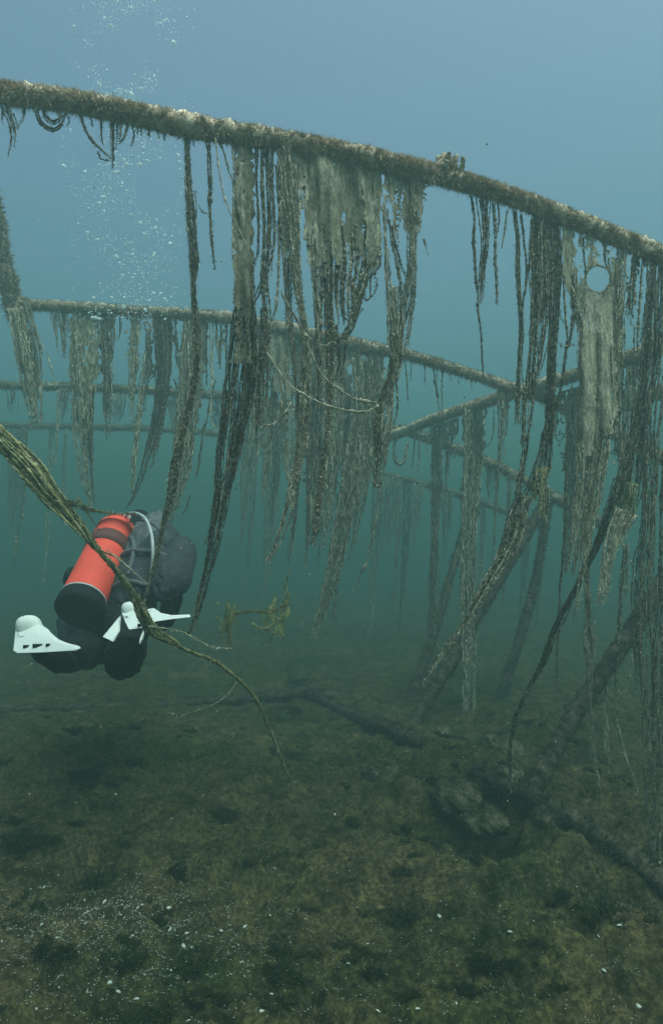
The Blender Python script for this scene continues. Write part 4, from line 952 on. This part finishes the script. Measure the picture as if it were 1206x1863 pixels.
hose([(224, 950, 3.2), (262, 948, 3.0), (290, 966, 2.95), (308, 1010, 2.92), (300, 1040, 2.93), (276, 1060, 3.0)], .004, "gauge_hose", tank, M['vest'], TB)
hose([(255, 1055, 2.9), (268, 1060, 2.88), (284, 1060, 2.9)], .005, "clip", tank, M['hose'], TB)

# fins
def slab(B, pts, Y, th, slope=0.0, px0=0, m=0, tilt=0.0, py0=0):
    """solid plate whose front face follows (px,py) at distance Y; thickness th along Y"""
    F_ = [at(a, b_, Y + slope * (a - px0) / 100 + tilt * (b_ - py0) / 100) for a, b_ in pts]
    n = len(F_); c = np.mean(F_, 0)
    Fi = [f * .94 + c * .06 for f in F_]
    V = np.array([f - np.array([0, th * .5, 0]) for f in Fi] + F_ + [f + np.array([0, th, 0]) for f in F_])
    i = np.arange(n); j = (i + 1) % n
    q = np.vstack([np.stack([i, j, j + n, i + n], 1), np.stack([i + n, j + n, j + 2 * n, i + 2 * n], 1)])
    V = np.vstack([V, V[:n].mean(0), V[2 * n:].mean(0)])
    t = np.vstack([np.stack([j, i, np.full(n, 3 * n)], 1), np.stack([i + 2 * n, j + 2 * n, np.full(n, 3 * n + 1)], 1)])
    B.add(V, q, t, m)
def fin(outline, pocket, slots, Y, wings, px0, label):
    fo = empty("fin", Pel, label, None); fo.parent = diver; fo.location = (0, 0, 0)
    if "category" in fo: del fo["category"]
    B = MB()
    slab(B, outline, Y, .018, -.10, px0, tilt=-.25, py0=pocket[1])
    for w_ in wings: slab(B, w_, Y + .01, .012, -.10, px0, tilt=-.25, py0=pocket[1])
    B.build("blade", M['white'], fo, Pel, smooth=False)
    B = MB(); c = at(pocket[0], pocket[1], Y + .01); k = Y / F
    ellip(B, c, np.array([pocket[2] * k, 0, -pocket[4] * k * .5]), np.array([0, .024, 0]), np.array([pocket[4] * k, 0, pocket[3] * k]), pw=.85)
    B.build("foot_pocket", M['white'], fo, Pel)
    B = MB(); C = np.array([at(pocket[0] + pocket[2] * .96 * math.cos(t), pocket[1] + pocket[3] * .5 + pocket[3] * .42 * math.sin(t), Y - .026 - .012 * math.sin(t)) for t in np.linspace(.05, math.pi - .05, 16)])
    B.tube(C, .0016, 6); B.build("seam", M['hose'], fo, Pel)
    B = MB()
    for s_ in slots:
        a, b_, w_, h_ = s_
        y_ = Y - .10 * (a - px0) / 100 - .25 * (b_ - pocket[1]) / 100
        slab(B, [(a - w_, b_ + h_), (a + w_, b_ + h_), (a + w_, b_ - h_), (a - w_, b_ - h_)], y_ - .016, .004)
    for dx in (-.45, .5):
        a = pocket[0] + dx * pocket[2]; b2 = pocket[1] + pocket[3] * .82
        ellip(B, at(a, b2, Y - .035), np.array([.003, 0, 0]), np.array([0, .003, 0]), np.array([0, 0, .0025]), (10, 7))
    if slots: B.build("vent", M['neo'], fo, Pel, smooth=False)
    return fo
fin([(28, 1145), (33, 1128), (45, 1122), (62, 1126), (76, 1142), (82, 1145), (90, 1155), (104, 1166), (124, 1174), (139, 1177), (143, 1181), (138, 1184), (110, 1186), (70, 1188), (31, 1189), (24, 1184), (26, 1165)],
    (53, 1141, 23, 21, -5), [(47, 1177, 5, 3), (68, 1175.5, 9, 3.5), (87, 1174.5, 3.5, 3)], 2.12, [], 60, "left fin, seen from behind with its blade vents showing")
fin([(221, 1112), (228, 1130), (236, 1146), (262, 1142), (259, 1120), (250, 1108)],
    (238, 1110, 16, 15, -4), [(255, 1138, 5, 3)], 2.12, [[(219, 1120), (187, 1159), (206, 1168), (216, 1150), (217, 1135)], [(262, 1110), (278, 1107), (290, 1116), (315, 1121), (344, 1119), (345, 1123), (310, 1127), (290, 1130), (280, 1132), (264, 1120)], [(262, 1146), (256, 1160), (254, 1172), (258, 1164)]], 240, "right fin, half hidden by the green rope")

# ------------------------------------------------------------------ bubbles
bm_ = M['bubble'] = bpy.data.materials.new("air_bubble"); bm_.use_nodes = True
nt = bm_.node_tree; b = nt.nodes["Principled BSDF"]
b.inputs["Base Color"].default_value = (.86, .96, 1, 1); b.inputs["Roughness"].default_value = .2; b.inputs["Specular IOR Level"].default_value = 1.0
tr = nt.nodes.new("ShaderNodeBsdfTranslucent"); tr.inputs[0].default_value = (.86, .96, 1, 1)
ms = nt.nodes.new("ShaderNodeMixShader"); ms.inputs[0].default_value = .5
nt.links.new(b.outputs[0], ms.inputs[1]); nt.links.new(tr.outputs[0], ms.inputs[2]); nt.links.new(ms.outputs[0], nt.nodes["Material Output"].inputs[0])
def bub_mesh(k):
    B = MB(); a = rng.uniform(.8, 1.2, 3)
    ellip(B, np.zeros(3), np.array([a[0], 0, .15 * (k - 1)]), np.array([0, a[1], 0]), np.array([.1, 0, .62 * a[2]]), (10, 7), 1, .5)
    me_o = B.build("bubble", bm_); return me_o
protos = [bub_mesh(k) for k in range(4)]
GB = "air bubbles rising from the diver"
LB = "small silvery air bubble in the column rising from the diver"
def bub_place():
    for _ in range(50):
        v = rng.random(); py = -60 + 640 * v
        side = rng.random()
        cx = 235 + 8 * math.sin(py / 60); w = 74 if py > 250 else 66
        px = cx + rng.normal() * w * .75
        if abs(px - cx) < 120 and vn(np.array([px / 38]), np.array([py / 45]), 303)[0] > .22 + .25 * rng.random(): break
    return at(px, py, 3.05 + rng.normal() * .15)
first = True
for k in range(300):
    src = protos[k % 4]
    o = src if k < 4 else src.copy()
    if k >= 4: sc.collection.objects.link(o)
    p = bub_place(); o.location = Vector([float(c) for c in p])
    s_ = .0046 + .0075 * rng.random() ** 3
    o.scale = (s_, s_, s_); o.rotation_euler = (rng.normal() * .3, rng.normal() * .4, rng.random() * 6)
    tag(o, LB, "bubble", GB)
B = MB()
for k in range(2600):
    p = bub_place(); s_ = .0016 + .0020 * rng.random()
    ellip(B, p, np.array([s_, 0, 0]), np.array([0, s_, 0]), np.array([0, 0, s_ * .8]), (6, 4))
tag(B.build("fine_bubbles", bm_), kind="stuff")

# ------------------------------------------------------------------ suspended silt specks
B = MB()
for k in range(700):
    Y = rng.uniform(.8, 4.5); px = rng.uniform(-200, 1400); py = rng.uniform(200, 1750)
    p = at(px, py, Y)
    if p[2] < .1: continue
    s_ = .0009 * (.6 + rng.random()) * (1 + Y * .18)
    ellip(B, p, np.array([s_, 0, 0]), np.array([0, s_ * .8, 0]), np.array([0, s_ * .3, s_]), (5, 4))
tag(B.build("drifting_silt_specks", M['fluff']), kind="stuff")

# ------------------------------------------------------------------ on the bed: rocks, shells, tufts
def rock(px, py, sx, sy, sz, label, seed):
    p = on_ground(px, py); B = MB()
    n = (80, 50); th = np.linspace(0, np.pi, n[1]); ph = np.linspace(0, 2 * np.pi, n[0], endpoint=False)
    T, P_ = np.meshgrid(th, ph, indexing='ij')
    d = np.stack([np.sin(T) * np.cos(P_), np.sin(T) * np.sin(P_), np.cos(T)], -1)
    k = .75 + .5 * fbm(d[..., 0] * 2.2 + d[..., 2] * 1.3 + seed, d[..., 1] * 2.2 + seed - d[..., 2], seed, 4) + .22 * (fbm(d[..., 0] * 6 + d[..., 2] * 5, d[..., 1] * 6, seed, 4) - .5)
    V = p + d * k[..., None] * np.array([sx, sy, sz])
    w = n[0]; i = np.arange(n[1] - 1)[:, None] * w; j = np.arange(w)[None]; kk = (j + 1) % w
    B.add(V.reshape(-1, 3), np.stack([i + j, i + w + j, i + w + kk, i + kk], -1).reshape(-1, 4))
    K = 1500; f = rng.integers(0, V.reshape(-1, 3).shape[0], K); f = f[d.reshape(-1, 3)[f, 2] > -.1]
    B.blades(V.reshape(-1, 3)[f], d.reshape(-1, 3)[f] + rng.normal(size=(len(f), 3)) * .5, .005 + .012 * rng.random(len(f)), .003)
    tag(B.build("rock", M['bedrock'], None, p), label, "rock", "silted rocks on the bed")
M['bedrock'] = weed_mat("silted_rock", (.03, .032, .018), (.08, .07, .045), (.16, .14, .10), sc1=14, streak=False, vary=.2)
rock(905, 1362, .12, .12, .10, "largest silted rock, by the foot of the olive strip", 3)
rock(990, 1372, .07, .07, .04, "flat pale rock between the bottom rail and the leaning pole", 5)
rock(760, 1378, .13, .10, .08, "dark rock beside the bend in the bottom rail", 8)
rock(820, 1440, .11, .09, .07, "rough rock on the mound left of the bottom rail", 11)
rock(905, 1452, .09, .08, .06, "small rock touching the bottom rail near the leaning pole's foot", 14)
rock(700, 1400, .10, .08, .05, "flat silted rock left of the mound's rough rock", 31)
rock(870, 1490, .10, .08, .06, "rock half way down the mound, above the dark hollow", 33)
rock(1000, 1475, .08, .07, .05, "knobbly rock lying against the middle of the bottom rail", 37)
rock(790, 1330, .09, .08, .06, "dim rock under the foot of the leaning braces", 39)
rock(1185, 1560, .07, .07, .07, "pale stone at the foot of the right-hand weed column", 17)
rock(590, 1262, .10, .08, .05, "low far stone behind the corner of the bottom rail", 19)
rock(1095, 1640, .07, .05, .025, "low flat rock at lower right below the bottom rail", 23)

DT = [(182, 1590, .085), (366, 1742, .055), (424, 1376, .09), (330, 1572, .045), (735, 1792, .045), (545, 1240, .14), (850, 1525, .12), (900, 1565, .1), (1085, 1640, .10), (350, 1330, .06)]
lb = ["bushy black-green weed tuft in the hollow at lower left", "low dark tuft among the white shells near the bottom edge", "dark weed tuft on the bed below the thread's knot", "small dark tuft right of the black-green one",
      "small tuft near the bottom edge, centre right", "dim far tuft behind the bottom rail", "dark weed mat on the slope of the mound", "dark weed mat right of the mound's one", "dark weed patch below the bottom rail at lower right", "faint tuft under the thread's end"]
for (px, py, r_), l_ in zip(DT, lb):
    p = on_ground(px, py); B = MB(); K = 2600
    a = rng.random(K) * 6.283; q = rng.random(K) ** .65 * r_ * (.4 + 1.1 * vn(np.cos(a) * 2.2 + 5, np.sin(a) * 2.2 + 5, int(px)))
    x = p[0] + np.cos(a) * q; y = p[1] + np.sin(a) * q
    z = ground_h(x, y) - .004
    hgt = (1 - (q / (r_ * 1.25)) ** 2).clip(.1, 1)
    dd = np.stack([np.cos(a) * .5, np.sin(a) * .5, np.ones(K) * .9], 1) + rng.normal(size=(K, 3)) * .35
    B.blades(np.stack([x, y, z], 1), dd, (.006 + .016 * rng.random(K)) * hgt * (r_ / .07) ** .5, .003)
    tag(B.build("weed_tuft", [M['darktuft']], None, p), l_, "weed tuft", "weed tufts on the bed")

# many small dark tufts dotted over the bed
TF = []
for k in range(120):
    py = 1290 + 560 * rng.random() ** 1.2; px = rng.uniform(-20, 1220); Y = CAMZ * F / (py - 1000); x, y = (px - 603) / F * Y, Y
    if k < 5:
        B = MB(); K = 900; a = rng.random(K) * 6.283; q = rng.random(K) ** .7 * .035 * (.3 + 1.2 * vn(np.cos(a) * 2 + 5 * k, np.sin(a) * 2 + 5, k))
        dd = np.stack([np.cos(a) * .7, np.sin(a) * .7, np.ones(K) * .6], 1) + rng.normal(size=(K, 3)) * .45
        B.blades(np.stack([np.cos(a) * q * 1.5, np.sin(a) * q, q * 0 - .003], 1), dd, .005 + .012 * rng.random(K), .003)
        o = B.build("bed_tuft", M['darktuft']); TF.append(o)
    else: o = TF[k % 5].copy(); sc.collection.objects.link(o)
    s_ = .5 + .9 * rng.random() ** 2 + .18 * (Y - 1.3)
    o.location = (x, y, gz(x, y)); o.scale = (s_, s_, s_ * .8); o.rotation_euler = (0, 0, rng.normal() * .8)
    tag(o, "small dark tuft of weed dotted on the open silt", "weed tuft", "small weed tufts dotted on the bed")

# ground cover of short algae
B = MB(); K = 90000
Yr = 1.35 * np.exp(rng.random(K) * math.log(6.5)); Xr = (rng.random(K) - .5) * 1.35 * Yr
keep = fbm(Xr * 5, Yr * 5, 61, 3) > rng.random(K) * .35 + .33
Xr, Yr = Xr[keep], Yr[keep]; K = len(Xr)
dd = rng.normal(size=(K, 3)) * .6 + [0, 0, .6]
B.blades(np.stack([Xr, Yr, ground_h(Xr, Yr) - .001], 1), dd, (.005 + .010 * rng.random(K)) * (.7 + Yr * .18), .0026 * (.7 + Yr * .2), 0)
tag(B.build("short_bed_weed", weed_mat("bed_weed", (.035, .04, .018), (.07, .068, .036), (.12, .10, .065), sc1=8, streak=False)), kind="stuff")

# small stones half sunk in the silt
PB = []
for k in range(60):
    if k < 5:
        B = MB(); n = (18, 12); th = np.linspace(0, np.pi, n[1]); ph = np.linspace(0, 2 * np.pi, n[0], endpoint=False)
        T, P_ = np.meshgrid(th, ph, indexing='ij')
        d = np.stack([np.sin(T) * np.cos(P_), np.sin(T) * np.sin(P_), np.cos(T)], -1)
        kk_ = .7 + .7 * fbm(d[..., 0] * 1.8 + k * 3, d[..., 1] * 1.8 + d[..., 2], 70 + k, 3)
        V = d * kk_[..., None] * np.array([1, .8, .6]); w = n[0]; i = np.arange(n[1] - 1)[:, None] * w; j = np.arange(w)[None]; kq = (j + 1) % w
        B.add(V.reshape(-1, 3), np.stack([i + j, i + w + j, i + w + kq, i + kq], -1).reshape(-1, 4)); o = B.build("stone", M['bed']); PB.append(o)
    else:
        o = PB[k % 5].copy(); sc.collection.objects.link(o)
    py = 1330 + 560 * rng.random(); px = rng.uniform(-20, 1230); Y = CAMZ * F / (py - 1000); x, y = (px - 603) / F * Y, Y
    s_ = (.008 + .022 * rng.random() ** 2.5) * (1.6 if 650 < px < 1100 and py < 1560 else 1)
    o.location = (x, y, gz(x, y) - s_ * .1); o.scale = (s_, s_, s_); o.rotation_euler = (rng.normal() * .3, rng.normal() * .3, rng.random() * 6.3)
    tag(o, "small silted stone half sunk in the lake bed", "stone", "small stones on the bed")

# white shell bits
M['shell'] = plain("bleached_shell", (.42, .43, .38), .6, .25, 90)
def shell_mesh():
    B = MB(); n = 9; a = np.linspace(0, 2 * np.pi, n, endpoint=False)
    r0 = 1 + .35 * (rng.random(n) - .5)
    V = [(0, 0, .45)] + [(math.cos(t) * r * .62 * .6, math.sin(t) * r * .6, .3) for t, r in zip(a, r0)] + [(math.cos(t) * r * .62, math.sin(t) * r, 0) for t, r in zip(a, r0)] + [(0, 0, -.05)]
    q = [(1 + i, 1 + n + i, 1 + n + (i + 1) % n, 1 + (i + 1) % n) for i in range(n)]
    t = [(0, 1 + i, 1 + (i + 1) % n) for i in range(n)] + [(2 * n + 1, 1 + n + (i + 1) % n, 1 + n + i) for i in range(n)]
    B.add(V, q, t); return B
SH = [shell_mesh() for _ in range(5)]
def shell_spot(k):
    if rng.random() < .7:
        px = 210 + rng.normal() * 150; py = 1690 + rng.normal() * 55
    else:
        px = rng.uniform(-20, 1150); py = 1863 - abs(rng.normal()) * 170
    py = min(max(py, 1500), 1900)
    Y = CAMZ * F / (py - 1000); return (px - 603) / F * Y, Y
protos = []
for k in range(220):
    if k < 5:
        o = SH[k].build("shell", M['shell']); protos.append(o)
    else:
        o = protos[k % 5].copy(); sc.collection.objects.link(o)
    x, y = shell_spot(k); s_ = .0028 + .0068 * rng.random() ** 3
    o.location = (x, y, gz(x, y) + .001); o.scale = (s_, s_, s_); o.rotation_euler = (rng.normal() * .5, rng.normal() * .5, rng.random() * 6.3)
    tag(o, "small bleached shell lying on the silt", "shell", "shells scattered on the bed")
B = MB()
for k in range(6500):
    x, y = shell_spot(k); s_ = .0010 + .0022 * rng.random() ** 2
    z = gz(x, y) if k < 0 else 0
    B.add(np.array([(x - s_, y, 0), (x + s_, y - s_ * .4, 0), (x + s_ * .3, y + s_, 0), (x, y, s_ * .7)]), None, [(0, 1, 3), (1, 2, 3), (2, 0, 3)])
for arr in B.v: arr[:, 2] += ground_h(arr[-1, 0:1], arr[-1, 1:2])[0] + .001
tag(B.build("shell_grit", M['shell'], smooth=False), kind="stuff")
